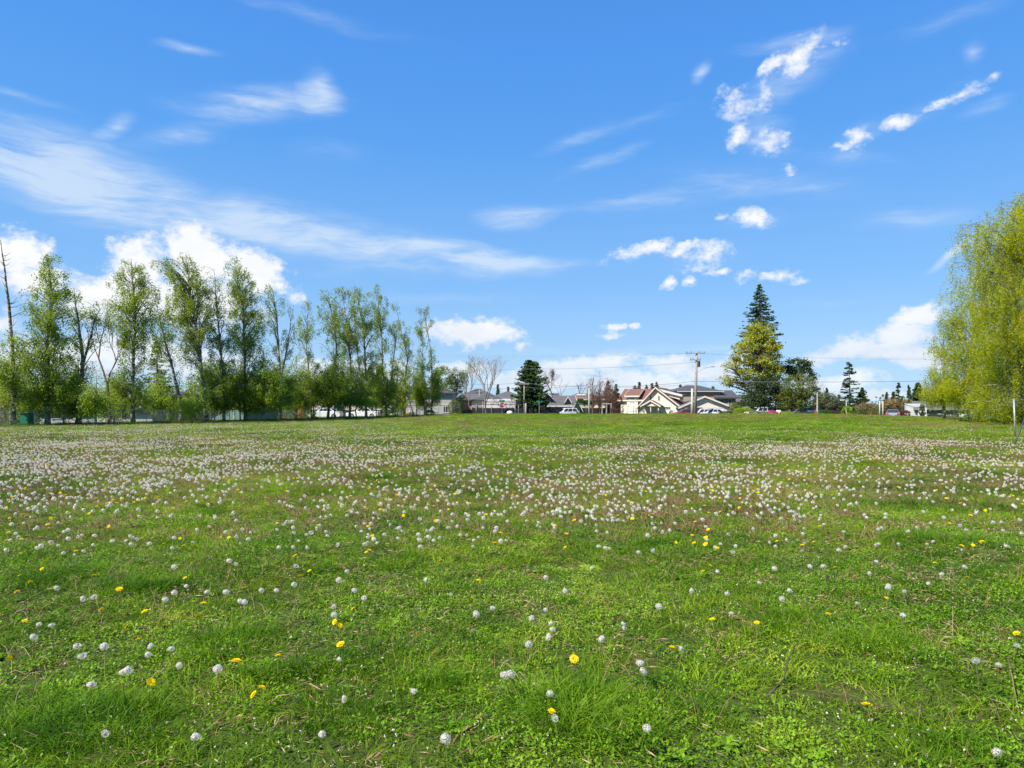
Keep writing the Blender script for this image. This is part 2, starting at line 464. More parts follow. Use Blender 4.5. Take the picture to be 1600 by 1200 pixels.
def shrub(px, D, row_top, hw, label, mat, seed=1, n=1500, leaf=.12, depth=None, base_row=None, name='shrub', group=None, flat=.7, cat='shrub'):
    g = np.random.default_rng(seed); s = D / F
    base = W(px, D)
    if base_row is not None: base.z = EYE + (HR - base_row) * s
    Hh = EYE + (HR - row_top) * s - base.z; Rx = hw * s; Ry = (depth or Rx)
    u = unit(n, g); u *= (g.uniform(.35, 1, n) ** .35)[:, None]
    lump = 1 + .13 * np.sin(u[:, 0] * 5 + seed) * np.sin(u[:, 2] * 6 + 2 * seed) + .1 * np.sin(u[:, 1] * 9)
    u *= lump[:, None]
    C = np.stack([u[:, 0] * Rx, u[:, 1] * Ry, Hh * .48 + np.sign(u[:, 2]) * np.abs(u[:, 2]) ** flat * Hh * .5], 1)
    C = C[C[:, 2] > .02]
    V, Fc = leafquads(C, leaf, .75, 0, g=g)
    o = npobj(name, V, Fc, M[mat]); o.location = base
    tag(o, label, cat, group); return o
# ------------------------------------------------------------------ building materials
M['white_trim'] = plain('white_trim', (.56, .55, .52), .6, .08)
M['cream_trim'] = plain('cream_trim', (.62, .57, .46), .6, .06)
M['cream_siding'] = striped('cream_siding', (.76, .70, .55), (.70, .64, .50), 5.5, 'Z', width=.12)
M['cream_plain'] = plain('cream_plaster', (.66, .60, .46), .8, .05)
M['white_siding'] = striped('white_siding', (.62, .61, .58), (.55, .54, .51), 5, 'Z')
M['grey_siding'] = striped('grey_siding', (.42, .42, .42), (.30, .30, .31), 5, 'Z')
M['pale_siding'] = striped('pale_siding', (.38, .37, .36), (.28, .27, .27), 5, 'Z')
M['dim_siding'] = striped('dim_siding', (.20, .195, .19), (.14, .14, .14), 5, 'Z')
M['teal_siding'] = striped('teal_siding', (.20, .33, .30), (.12, .2, .19), 4, 'X')
M['taupe_siding'] = striped('taupe_siding', (.40, .32, .27), (.30, .24, .2), 5, 'Z')
M['brown_siding'] = striped('brown_siding', (.26, .23, .20), (.18, .16, .14), 5, 'Z')
M['yellow_siding'] = striped('yellow_siding', (.62, .58, .42), (.45, .42, .32), 5, 'Z')
M['brick'] = striped('brick', (.38, .22, .16), (.30, .25, .21), 12, 'Z')
M['roof_red'] = striped('red_shingle', (.20, .10, .075), (.12, .06, .045), 3.2, 'Z', nscale=1.2)
M['roof_dark'] = striped('dark_shingle', (.085, .083, .088), (.04, .04, .045), 3.2, 'Z', nscale=1.2)
M['roof_grey'] = striped('grey_shingle', (.12, .115, .115), (.08, .078, .08), 3.2, 'Z', nscale=1.2)
M['roof_brown'] = striped('brown_shingle', (.20, .14, .11), (.11, .08, .07), 3.2, 'Z', nscale=1.2)
M['roof_moss'] = striped('mossy_shingle', (.17, .18, .14), (.1, .11, .08), 3.2, 'Z', nscale=1.2)
M['roof_tan'] = striped('tan_shingle', (.36, .30, .24), (.24, .2, .16), 3.2, 'Z', nscale=1.2)
M['glass'] = glassmat('window_glass')
M['glass_pale'] = glassmat('curtained_glass', (.35, .37, .36))
M['door_white'] = striped('garage_door', (.66, .65, .62), (.45, .44, .42), 2.0, 'Z', width=.07)
M['fence_dark'] = striped('dark_boards', (.035, .032, .036), (.015, .015, .015), 7, 'X')
M['fence_white'] = striped('white_boards', (.70, .69, .66), (.3, .3, .3), 3.2, 'Z', width=.12)
M['wood_pole'] = plain('weathered_pole', (.30, .265, .225), .9, .25, 5)
M['steel'] = plain('galvanised_steel', (.33, .36, .38), .5, .15, 8, metal=.4)
M['dark_metal'] = plain('dark_metal', (.06, .065, .07), .5, .2, 8, metal=.3)
M['concrete_pole'] = plain('pale_pole', (.45, .44, .38), .7, .1)
M['wire'] = plain('wire', (.16, .17, .19), .6, .05)
M['sign_green'] = plain('sign_green', (.02, .22, .13), .4, .05)
M['sign_red'] = plain('sign_red', (.45, .03, .03), .4, .05)
M['sign_white'] = plain('sign_white', (.78, .78, .76), .4, .03)
M['rust'] = plain('rust_red', (.26, .07, .04), .8, .2)
M['rock'] = plain('pale_stone', (.48, .46, .42), .9, .25, 3, bump=.4)
M['asphalt'] = plain('asphalt', (.052, .052, .054), .9, .2, .8)
M['mulch'] = plain('mulch', (.12, .08, .05), .95, .3, 2)
M['car_white'] = plain('white_paint', (.72, .72, .72), .25, .02, spec=.6)
M['car_silver'] = plain('silver_paint', (.25, .27, .30), .3, .03, metal=.5, spec=.6)
M['car_red'] = plain('red_paint', (.20, .018, .022), .25, .04, spec=.6)
M['car_maroon'] = plain('maroon_paint', (.10, .02, .022), .25, .04, spec=.6)
M['rubber'] = plain('tyre_rubber', (.02, .02, .02), .85, .1)
M['rim'] = plain('alloy_rim', (.45, .46, .48), .35, .05, metal=.7)
M['lamp_red'] = plain('tail_lamp', (.4, .01, .01), .3, .02)
M['lamp_clear'] = plain('head_lamp', (.7, .72, .74), .2, .02)
M['bin_green'] = plain('green_plastic', (.015, .16, .08), .5, .05)

class Bld:
    def __init__(s, name, label, pc, D, base, yaw=0, cat='house', group=None):
        s.s = D / F; s.pc = pc; s.D = D
        s.z0 = base
        s.root = empty(name, Vector(((pc - 800) * s.s, D, base)), label, cat, group, yaw=R(yaw))
    def X(s, p): return (p - s.pc) * s.s
    def Z(s, r): return EYE + (HR - r) * s.s - s.z0
    def gable_x(s, p0, p1, re, rr, dep, wm, rm, tm='white_trim', over=.45, y0=0, zb=0, parent=None):
        """ridge runs left to right, the slope faces the camera"""
        x0, x1, ze, zr = s.X(p0), s.X(p1), s.Z(re), s.Z(rr); y1 = y0 + dep; ym = (y0 + y1) / 2
        mb = MB(); v = [(x0, y0, zb), (x1, y0, zb), (x1, y1, zb), (x0, y1, zb), (x0, y0, ze), (x1, y0, ze), (x1, y1, ze), (x0, y1, ze), (x0, ym, zr), (x1, ym, zr)]
        mb.add(v, [(0, 1, 5, 4), (2, 3, 7, 6), (1, 2, 6, 9, 5), (3, 0, 4, 8, 7), (0, 3, 2, 1), (4, 5, 9, 8), (6, 7, 8, 9)])
        w = mb.build('wall', M[wm], s.root)
        k = (zr - ze) / (ym - y0); t = .16; o = over; rb = MB()
        for sg in (-1, 1):
            ya = ym + sg * (ym - y0 + o); za = ze - k * o
            rb.add([(x0 - o, ya, za + .02), (x1 + o, ya, za + .02), (x1 + o, ym, zr + .02), (x0 - o, ym, zr + .02),
                    (x0 - o, ya, za + t), (x1 + o, ya, za + t), (x1 + o, ym, zr + t + .02), (x0 - o, ym, zr + t + .02)],
                   [(0, 1, 2, 3), (4, 7, 6, 5), (0, 4, 5, 1), (1, 5, 6, 2), (3, 7, 4, 0)])
        rf = rb.build('roof', M[rm], s.root)
        fb = MB(); za = ze - k * o; fb.box(x0 - o, x1 + o, y0 - o - .05, y0 - o - .003, za - .12, za + t - .02)
        for xx in (x0 - o - .053, x1 + o + .003):
            for sg in (-1, 1):
                ya = ym + sg * (ym - y0 + o)
                fb.add([(xx, ya, za - .05), (xx + .05, ya, za - .05), (xx + .05, ym, zr - .05), (xx, ym, zr - .05),
                        (xx, ya, za + t + .02), (xx + .05, ya, za + t + .02), (xx + .05, ym, zr + t + .05), (xx, ym, zr + t + .05)],
                       [(0, 1, 2, 3), (4, 7, 6, 5), (0, 4, 5, 1), (1, 5, 6, 2), (3, 7, 4, 0)])
        fb.build('fascia', M[tm], rf); return w, rf
    def gable_y(s, p0, p1, re, rr, dep, wm, rm, tm='white_trim', over=.45, y0=0, zb=0, pk=None, front=.5):
        """the gable faces the camera"""
        x0, x1, ze, zr = s.X(p0), s.X(p1), s.Z(re), s.Z(rr); y1 = y0 + dep; xm = s.X(pk) if pk else (x0 + x1) / 2
        mb = MB(); mb.prism([(x0, zb), (x1, zb), (x1, ze), (xm, zr), (x0, ze)], y0, y1); w = mb.build('wall', M[wm], s.root)
        rb = MB(); fb = MB(); t = .17
        for xe in (x0, x1):
            k = (zr - ze) / (xm - xe); sg = -1 if xe < xm else 1; xo = xe + sg * over; zo = ze + k * (xo - xe)
            rb.prism([(xo, zo + .02), (xm, zr + .02), (xm, zr + .02 + t), (xo, zo + .02 + t)], y0 - front + .004, y1 + .3)
            fb.prism([(xo, zo - .05), (xm, zr - .05), (xm, zr + t + .03), (xo, zo + t + .03)], y0 - front - .06, y0 - front)
        rf = rb.build('roof', M[rm], s.root); fb.build('fascia', M[tm], rf); return w, rf
    def hip(s, p0, p1, re, rr, dep, wm, rm, tm='white_trim', over=.5, y0=0, zb=0, r0=None, r1=None):
        x0, x1, ze, zr = s.X(p0), s.X(p1), s.Z(re), s.Z(rr); y1 = y0 + dep; ym = (y0 + y1) / 2
        a = s.X(r0) if r0 else x0 + dep / 2; b = s.X(r1) if r1 else x1 - dep / 2
        w = MB().box(x0, x1, y0, y1, zb, ze).build('wall', M[wm], s.root); o = over
        rb = MB(); rb.add([(x0 - o, y0 - o, ze), (x1 + o, y0 - o, ze), (x1 + o, y1 + o, ze), (x0 - o, y1 + o, ze), (a, ym, zr), (b, ym, zr)],
                          [(0, 1, 5, 4), (1, 2, 5), (2, 3, 4, 5), (3, 0, 4), (0, 3, 2, 1)])
        rf = rb.build('roof', M[rm], s.root)
        MB().box(x0 - o - .02, x1 + o + .02, y0 - o - .05, y0 - o - .002, ze - .14, ze + .01).build('fascia', M[tm], rf); return w, rf
    def win(s, p0, p1, r0, r1, y=0, nx=2, nz=1, glass='glass', tm='white_trim', fr=.09, name='window', side=None):
        x0, x1, z1, z0 = s.X(p0), s.X(p1), s.Z(r0), s.Z(r1)
        fb = MB(); d0, d1 = y - .07, y + .02
        for a, b, c, d in ((x0, x1, z1 - fr, z1), (x0, x1, z0, z0 + fr), (x0, x0 + fr, z0 + fr, z1 - fr), (x1 - fr, x1, z0 + fr, z1 - fr)): fb.box(a, b, d0, d1, c, d)
        for i in range(1, nx): xx = x0 + (x1 - x0) * i / nx; fb.box(xx - .03, xx + .03, d0 + .01, d1, z0 + fr, z1 - fr)
        for i in range(1, nz): zz = z0 + (z1 - z0) * i / nz; fb.box(x0 + fr, x1 - fr, d0 + .015, d1, zz - .025, zz + .025)
        f = fb.build(name, M[tm], s.root)
        MB().box(x0 + fr, x1 - fr, y - .03, y + .015, z0 + fr, z1 - fr).build('pane', M[glass], f); return f
    def panel(s, name, p0, p1, r0, r1, y, mat, t=.06, zb=None):
        z0 = s.Z(r1) if zb is None else zb
        return MB().box(s.X(p0), s.X(p1), y - t, y + .01, z0, s.Z(r0)).build(name, M[mat], s.root)
    def post(s, p, r0, y, mat='white_trim', r=.09, name='porch_post'):
        return MB().box(s.X(p) - r, s.X(p) + r, y - r, y + r, 0, s.Z(r0)).build(name, M[mat], s.root)
    def vent(s, p, row, y, h=.6):
        return MB().bar((s.X(p), y, s.Z(row)), (s.X(p), y, s.Z(row) + h), .06, 6).build('roof_vent', M['white_trim'], s.root)

def car(px, D, label, paint, yaw=0, L=4.6, Wd=1.8, Hc=1.45, kind='sedan', group='cars parked beyond the field', cat='car', z=None, name='parked_car'):
    """x forward; wheels, glass, lamps"""
    p = W(px, D); p.z = z if z is not None else p.z
    root = empty(name, p, label, cat, group, yaw=R(yaw))
    h = L / 2
    if kind == 'sedan':
        low = [(-h, .35), (-h, .75), (-h + .12, .92), (-h + .9, .98), (-.0, .98), (h - 1.2, .92), (h - .15, .72), (h, .55), (h, .3), (h - .2, .22), (-h + .2, .22)]
        top = [(-h + .75, .95), (-h + 1.45, Hc - .04), (-h + 2.0, Hc), (.35, Hc - .03), (h - 1.25, .93)]
    elif kind == 'suv':
        Hc = max(Hc, 1.7)
        low = [(-h, .4), (-h, .95), (-h + .05, 1.08), (h - 1.15, 1.05), (h - .1, .9), (h, .65), (h, .35), (h - .2, .27), (-h + .2, .27)]
        top = [(-h + .03, 1.05), (-h + .3, Hc - .05), (-h + .9, Hc), (.3, Hc - .03), (h - 1.2, 1.02)]
    else:
        Hc = max(Hc, 1.9)
        low = [(-h, .4), (-h, 1.0), (h - .9, 1.0), (h - .1, .85), (h, .6), (h, .35), (h - .2, .27), (-h + .2, .27)]
        top = [(-h + .02, .98), (-h + .15, Hc - .05), (-h + .6, Hc), (h - 2.0, Hc - .03), (h - .95, .98)]
    w = Wd / 2; mb = MB(); mb.prism(low, -w, w)
    n = len(top); ti = w - .26
    v = [(x, -(w - .04) if z < 1.1 and i in (0, n - 1) else -ti, z) for i, (x, z) in enumerate(top)] + [(x, (w - .04) if z < 1.1 and i in (0, n - 1) else ti, z) for i, (x, z) in enumerate(top)]
    mb.add(v, [tuple(range(n)), tuple(range(2 * n - 1, n - 1, -1))] + [(i, i + n, (i + 1) % n + n, (i + 1) % n) for i in range(n)])
    body = mb.build('body', M[paint], root, bevel=.05, smooth=False)
    # glass: side, windscreen and rear pane stand 1 cm proud
    for sg in (-1, 1):
        gb = MB(); zt = top[2][1] - .1; zb_ = top[0][1] + .06
        def yy(z): f = (z - top[0][1]) / (top[2][1] - top[0][1]); return sg * ((w - .04) + (ti - w + .04) * f + .015)
        xa, xb = top[0][0], top[-1][0]; xta, xtb = top[1][0], top[-2][0]
        def xx(z, lo, hi): f = (z - top[0][1]) / (top[2][1] - top[0][1]); return lo + (hi - lo) * f
        for q0, q1 in ((.04, .33), (.37, .66), (.70, .95)):
            P = []
            for z, qs in ((zb_, (q0, q1)), (zt, (q1, q0))):
                a, b = xx(z, xa, xta) + .12, xx(z, xb, xtb) - .12
                for q in qs: P.append((a + (b - a) * q, yy(z), z))
            gb.add(P, [(0, 1, 2, 3)])
        gb.build('side_window', M['glass'], root)
    for i, nm in ((0, 'rear_window'), (n - 2, 'windscreen')):
        a, b = top[i], top[i + 1]; dx, dz = b[0] - a[0], b[1] - a[1]; ln = math.hypot(dx, dz)
        nx, nz = (-dz / ln * .015, dx / ln * .015)
        f = lambda t: (a[0] + dx * t + nx, a[1] + dz * t + nz)
        wa = lambda t, i=i: ((w - .12) * (1 - t) + (ti - .06) * t) if i == 0 else ((ti - .06) * (1 - t) + (w - .12) * t)
        p0, p1 = f(.12), f(.9)
        MB().add([(p0[0], -wa(.12), p0[1]), (p0[0], wa(.12), p0[1]), (p1[0], wa(.9), p1[1]), (p1[0], -wa(.9), p1[1])], [(0, 1, 2, 3)]).build(nm, M['glass'], root)
    for sx in (-h + .85, h - .85):
        for sg in (-1, 1):
            t = MB().bar((sx, sg * (w - .2), .33), (sx, sg * (w + .02), .33), .33, 18).build('wheel', M['rubber'], root)
            MB().bar((sx, sg * (w + .005), .33), (sx, sg * (w + .035), .33), .21, 14).build('rim', M['rim'], t)
    for sg in (-1, 1):
        MB().box(h - .14, h + .012, sg * (w - .3) - .2, sg * (w - .3) + .2, .6, .74).build('headlight', M['lamp_clear'], root)
        MB().box(-h - .012, -h + .1, sg * (w - .22) - .16, sg * (w - .22) + .16, .68, .86).build('tail_light', M['lamp_red'], root)
    MB().box(-h - .015, -h + .02, -.26, .26, .5, .62).build('number_plate', M['sign_white'], root)
    return root

def board_fence(p0, D0, p1, D1, hgt, label, mat, base=None, name='board_fence', rails=2, group=None, post=2.4, postm=None, top_row=None):
    a, b = W(p0, D0), W(p1, D1)
    if base is not None: a.z = b.z = base
    root = empty(name, a, label, 'fence', group); d = b - a; ln = Vector((d.x, d.y)).length
    root.rotation_euler = (0, 0, math.atan2(d.y, d.x))
    n = max(1, int(ln / post)); pn = MB()
    pn.box(0, ln, -.02, .02, .06, hgt); pn.build('panel', M[mat], root)
    for i in range(n + 1):
        x = ln * i / n; MB().box(x - .06, x + .06, -.083, -.023, -.3, hgt + .08).build('fence_post', M[postm or mat], root)
    return root

def chainlink(p0, D0, p1, D1, hgt, label, n=10, base=None, mesh=.075):
    a, b = W(p0, D0), W(p1, D1)
    root = empty('chain_link_fence', a, label, 'fence'); d = b - a; ln = Vector((d.x, d.y)).length
    ux, uy = d.x / ln, d.y / ln
    def G(t): return gz(a.x + ux * t, a.y + uy * t) - a.z
    L = lambda t, z: (ux * t, uy * t, G(t) + z)
    for i in range(n + 1):
        t = ln * i / n; MB().bar(L(t, -.1), L(t, hgt + .05), .03, 6).build('fence_post', M['steel'], root)
    MB().tube([L(ln * i / n, hgt) for i in range(n + 1)], .02, 5).build('top_rail', M['steel'], root)
    w = MB(); k = int(ln / mesh); nz = int(hgt / mesh)
    wv = []
    for i in range(-nz, k):
        for sg in (0, 1):
            t0, t1 = i * mesh, i * mesh + hgt
            z0, z1 = (0.02, hgt) if sg == 0 else (hgt, .02)
            if t0 < 0: z0 = z0 + (z1 - z0) * (-t0 / hgt); t0 = 0
            if t1 > ln: z1 = z0 + (z1 - z0) * ((ln - t0) / (t1 - t0)); t1 = ln
            w.tube([L(t0, z0), L(t1, z1)], .0026, 3, cap=False)
    w.build('wire_mesh', M['steel'], root)
    return root

def wire(pts, label, sag=.6, r=.008, group='overhead wires', name='overhead_wire'):
    """pts: world points of the attachments"""
    mb = MB()
    for a, b in zip(pts[:-1], pts[1:]):
        a, b = Vector(a), Vector(b)
        mb.tube([a.lerp(b, t) - Vector((0, 0, sag * 4 * t * (1 - t))) for t in np.linspace(0, 1, 13)], r, 4)
    o = mb.build(name, M['wire']); tag(o, label, 'wire', group); return o
# ------------------------------------------------------------------ BUILDINGS
B0 = -0.40
def P(px, row, D): return Vector(((px - 800) / F * D, D, EYE + (HR - row) / F * D))

# left, behind the birches
h = Bld('ranch_house', 'low grey-white ranch house with mossy roof behind the leftmost birches', 145, 66, B0)
h.gable_x(62, 238, 636.5, 615, 8, 'grey_siding', 'roof_moss', 'roof_moss')
h.panel('garage_door', 110, 124, 643, 664, 0, 'door_white'); h.panel('garage_door', 151, 172, 642, 664, 0, 'door_white')
h.win(178, 189, 644, 655, 0); h.win(80, 96, 645, 655, 0, 3)
h.vent(135, 620, 2)
h = Bld('porch_house', 'pale house with white arched porch and low gable, seen left of the yellow shrub', 236, 70, B0)
h.gable_y(203, 268, 633, 613, 9, 'yellow_siding', 'roof_grey', 'white_trim', front=2.2)
h.panel('porch_opening', 222, 230, 632, 662, 0, 'glass', zb=.1); h.panel('porch_opening', 237, 251, 632, 662, 0, 'glass', zb=.1)
for p in (220, 234, 254, 264): h.post(p, 631, -1.6, r=.13)
h.panel('porch_railing', 205, 264, 648, 649.5, -1.75, 'white_trim', t=.05)
h = Bld('teal_barn', 'teal green garage with white trim and a round gable vent', 352, 76, B0)
h.gable_y(326, 384, 637.5, 623, 10, 'teal_siding', 'roof_grey', 'white_trim')
v = MB().bar((h.X(365), -.1, h.Z(627.5)), (h.X(365), .01, h.Z(627.5)), .24, 16).build('gable_vent', M['white_trim'], h.root)
h.panel('band_board', 326, 384, 637.0, 638.3, 0, 'white_trim'); h.panel('corner_board', 365, 366.5, 638.3, 655, 0, 'white_trim', zb=0)
h = Bld('teal_house', 'larger teal green house with white rakes behind the middle birches', 412, 86, B0)
h.gable_y(386, 442, 632, 609, 12, 'teal_siding', 'roof_grey', 'white_trim', pk=398)
h.win(404, 412, 634, 644, 0); h.win(424, 432, 640, 648, 0)
h = Bld('white_house', 'white house with tan roof and a wreath on its door, beyond the birches', 545, 100, B0)
h.gable_x(486, 606, 638, 625, 9, 'white_siding', 'roof_tan', over=.5)
h.gable_y(512, 533, 636, 617, 3, 'white_siding', 'roof_tan', y0=-3.0, over=.3)
h.panel('garage_door', 515, 530, 639.5, 650, -3.0, 'door_white', zb=.05)
ring = MB(); c = Vector((h.X(519.5), -3.12, h.Z(630.5)))
ring.tube([(c.x + .42 * math.cos(a), c.y, c.z + .42 * math.sin(a)) for a in np.linspace(0, 6.283, 17)], .11, 6)
ring.build('wreath', M['leaf_dark'], h.root)
h.panel('dark_opening', 503, 510, 645, 649, 0, 'glass', zb=.2); h.win(560, 572, 641, 647, 0, 3); h.win(590, 600, 641, 647, 0)
h = Bld('grey_house', 'two-storey grey-white house with dark hip roof at the right end of the birches', 672, 104, B0)
h.hip(634, 706, 613.5, 603.5, 9, 'pale_siding', 'roof_dark', 'roof_dark')
for a, b, r0, r1 in ((690.5, 695.5, 615.5, 623), (656, 663, 616, 622), (676, 682, 616, 622), (638, 645, 616, 622)): h.win(a, b, r0, r1, 0)
h.panel('band_board', 634, 706, 631.5, 632.7, 0, 'white_trim')
h.win(649, 655, 636, 646, 0); h.win(678, 684, 636, 644, 0, 2, 3, 'glass_pale'); h.win(692, 704, 634, 645, 0, 3)
h.panel('front_door', 662, 666, 635, 648, 0, 'dark_metal', zb=.1)
h.post(641, 633, -.8, r=.12)
h = Bld('brick_house', 'orange brick house with low grey hip roof, left of the bare trees', 741, 113, B0)
h.hip(703, 783, 624.5, 605.5, 14, 'brick', 'roof_grey', 'roof_dark', r0=742, r1=748)
h.win(712, 720, 629, 638, 0, 3); h.panel('cream_wall_panel', 737, 760, 625.6, 635, 0, 'cream_plain'); h.vent(748, 618, 2, 1.0)
h.win(768, 776, 628, 635, 0)
h = Bld('pale_roof_house', 'house with pale grey hip roof just left of the big cedar', 790, 128, B0)
h.hip(764, 822, 623, 610.5, 12, 'pale_siding', 'roof_grey', r0=790, r1=796); h.win(775, 785, 626, 633, 0, 3)
h = Bld('corner_house', 'small grey-roofed house with brick front and steep entry gable behind the white SUV', 868, 117, B0)
h.gable_x(836, 899, 633.5, 619, 11, 'brick', 'roof_grey')
h.gable_x(846, 875, 625, 614.5, 8, 'brick', 'roof_grey', y0=4)
h.gable_y(884, 891, 626.5, 620.5, 5, 'brown_siding', 'roof_grey', y0=.4, over=.3)
h.gable_y(895.5, 904.5, 635.5, 627.5, 3, 'grey_siding', 'roof_grey', y0=-1.6, over=.5)
h.win(898, 901.5, 637, 642, -1.6, 2); h.win(880, 884, 635, 639.5, 0, 2); h.win(885.5, 888.5, 635, 639.5, 0, 2); h.win(856, 863, 635.5, 639.5, 0, 3)
h.gable_y(852, 861, 620, 615.5, 4, 'brown_siding', 'roof_grey', y0=1.0, over=.3)
h = Bld('brown_roof_house', 'house with brown roof and two skylights behind the tall green hedge', 915, 138, B0)
h.hip(886, 946, 624, 613.5, 12, 'cream_plain', 'roof_brown', r0=906, r1=925)
for p in (906.5, 914): MB().box(h.X(p) - .4, h.X(p) + .4, 2.6, 3.2, h.Z(617.2), h.Z(617.2) + .22).build('skylight', M['sign_white'], h.root)

# cream house with the red roof
h = Bld('cream_house', 'cream house with red shingle roof, broad white gable and small portico', 1024, 118, B0, yaw=-24)
h.gable_y(999, 1061, 634.5, 606.5, 9.5, 'cream_siding', 'roof_red', 'cream_trim', pk=1025, over=.45, front=.55)
h.gable_x(966, 1008, 624.0, 607.5, 8.5, 'cream_siding', 'roof_red', 'cream_trim', y0=1.2)
h.panel('garage_door', 980.5, 991.5, 635.5, 646, 0.7, 'door_white', zb=.05, t=.1)
h.gable_x(977, 994.5, 618, 608.2, 6.5, 'cream_siding', 'roof_red', 'cream_trim', y0=.78, over=.35)
h.win(981.5, 989.5, 619.2, 628.5, .78, 2, 1, 'glass_pale')
h.win(1015.3, 1018.3, 619.0, 625.6, 0, 1, 1, tm='cream_plain', fr=.06); h.win(1027.5, 1031.5, 618.5, 625.8, 0, 2, 1, tm='cream_plain', fr=.06)
h.gable_y(1009, 1034, 634.2, 627.0, 2.2, 'cream_plain', 'roof_red', 'cream_trim', y0=-2.4, over=.35, zb=h.Z(635.0), front=.25)
for p in (1010, 1021, 1033): h.post(p, 634.8, -2.2, r=.08)
h.panel('front_door', 1018, 1022, 635.5, 645, 0, 'door_white', zb=.1); h.win(1037, 1047.5, 635.0, 640, 0, 3)
# shed dormer on the right slope
db = MB(); x0, x1, y0, y1 = h.X(1046), h.X(1059.5), 1.2, 5.0; za, zb_, zc = h.Z(609.5), h.Z(617), h.Z(624.5)
db.prism([(h.X(1034), h.Z(616.5)), (x1, zc), (x1, zb_), (h.X(1030), za)], y0, y1); db.build('dormer', M['cream_siding'], h.root)
db = MB(); db.prism([(h.X(1027.5), za), (x1 + .5, zb_ - .2), (x1 + .5, zb_ + .0), (h.X(1027.5), za + .22)], y0 - .35, y1 + .3); db.build('dormer_roof', M['roof_red'], h.root)
db = MB(); db.prism([(h.X(1027.5), za - .12), (x1 + .52, zb_ - .34), (x1 + .52, zb_ + .02), (h.X(1027.5), za + .26)], y0 - .42, y0 - .36); db.build('dormer_fascia', M['white_trim'], h.root)
f = MB(); f.box(x1 - .02, x1 + .06, y0 + .5, y1 - .5, h.Z(623.5), h.Z(618.5)); f = f.build('window', M['white_trim'], h.root)
MB().box(x1 + .05, x1 + .075, y0 + .62, y1 - .62, h.Z(623.3), h.Z(618.7)).build('pane', M['glass'], f)
# garage with wide cream gable
h = Bld('cream_garage', 'long low cream garage with wide shallow gable behind the wooden pole', 1104, 112, B0, yaw=-8)
h.gable_y(1068, 1137, 635.2, 620.5, 9, 'cream_plain', 'roof_grey', 'cream_trim', pk=1101, over=.8)
h.panel('garage_door', 1076, 1087, 638.2, 648, 0, 'door_white', zb=.05); h.panel('garage_door', 1094, 1106, 638.2, 648, 0, 'door_white', zb=.05); h.win(1110, 1118, 638, 643, 0, 3); h.panel('garage_door', 1121, 1131, 638.2, 648, 0, 'door_white', zb=.05)
h.panel('lintel_board', 1068, 1137, 636.4, 637.6, 0, 'white_trim')
# taupe two-storey house
h = Bld('taupe_house', 'two-storey taupe house with dark hip roof rising behind the cream garage', 1104, 134, B0)
h.hip(1061, 1126, 611.2, 600.2, 13, 'taupe_siding', 'roof_dark', r0=1086, r1=1103)
h.gable_x(1118, 1147, 621, 610.5, 8, 'brown_siding', 'roof_dark', y0=-1, tm='roof_dark'); h.vent(1131, 617, 0, 1.0); h.vent(1094, 602, 4.5, .9)
h.win(1135, 1141, 624, 633, -1, 2); h.win(1122, 1129, 624, 629, -1, 2)
h = Bld('grey_row_house', 'distant brown house with grey roof, between the garage and the dark conifer clump', 1164, 160, B0)
h.gable_x(1146, 1186, 627.5, 618, 9, 'brown_siding', 'roof_grey', tm='roof_dark'); h.win(1156, 1160, 629, 634, 0); h.win(1168, 1172, 629, 634, 0); h.vent(1165, 620, 2, 1.2)
h = Bld('far_red_roof_house', 'far house showing only its dull red ridge above the cream house', 1060, 165, B0)
h.gable_x(1040, 1066, 616, 608.6, 9, 'cream_plain', 'roof_red')
# right house under the weeping birches
h = Bld('carport_house', 'grey house with white carport posts half hidden under the weeping birches', 1486, 96, -.45, yaw=-28)
h.gable_x(1441, 1548, 638, 628, 7, 'dim_siding', 'roof_grey', 'dim_siding', y0=1)
for p in (1444, 1451, 1512, 1529): h.post(p, 637, -.6, r=.16)
h.panel('white_post', 1442, 1447, 638, 652, .9, 'white_trim', zb=0); h.win(1497, 1510, 641, 648, 1, 3); h.panel('dark_opening', 1515, 1527, 640, 651, 1, 'glass', zb=.2); h.panel('porch_slab', 1498, 1522, 650.8, 652, -.8, 'sign_white', t=.3)
MB().box(h.X(1488) - 1.8, h.X(1488) + 1.8, -.2, -.1, .1, .9).build('hanging_board', M['grey_siding'], h.root)

# trailer behind the dark fence
h = Bld('travel_trailer', 'long off-white trailer with two brown stripes behind the dark fence', 781, 109.8, B0, cat='trailer')
b = MB(); b.prism([(h.X(757), .55), (h.X(804), .55), (h.X(804.5), h.Z(625.2)), (h.X(803), h.Z(624)), (h.X(758), h.Z(624)), (h.X(756.5), h.Z(625.2))], 0, 2.5)
b.build('body', M['white_siding'], h.root, bevel=.06)
for r0, r1 in ((627.4, 628.3), (631.6, 632.4)): h.panel('stripe', 756.6, 804.4, r0, r1, -.005, 'rust', t=.02)
for p in (776, 779): MB().bar((h.X(p), .05, .35), (h.X(p), .3, .35), .35, 14).build('wheel', M['rubber'], h.root)
h.win(766, 771, 629, 631, 0, 1); h.win(786, 791, 629, 631, 0, 1)

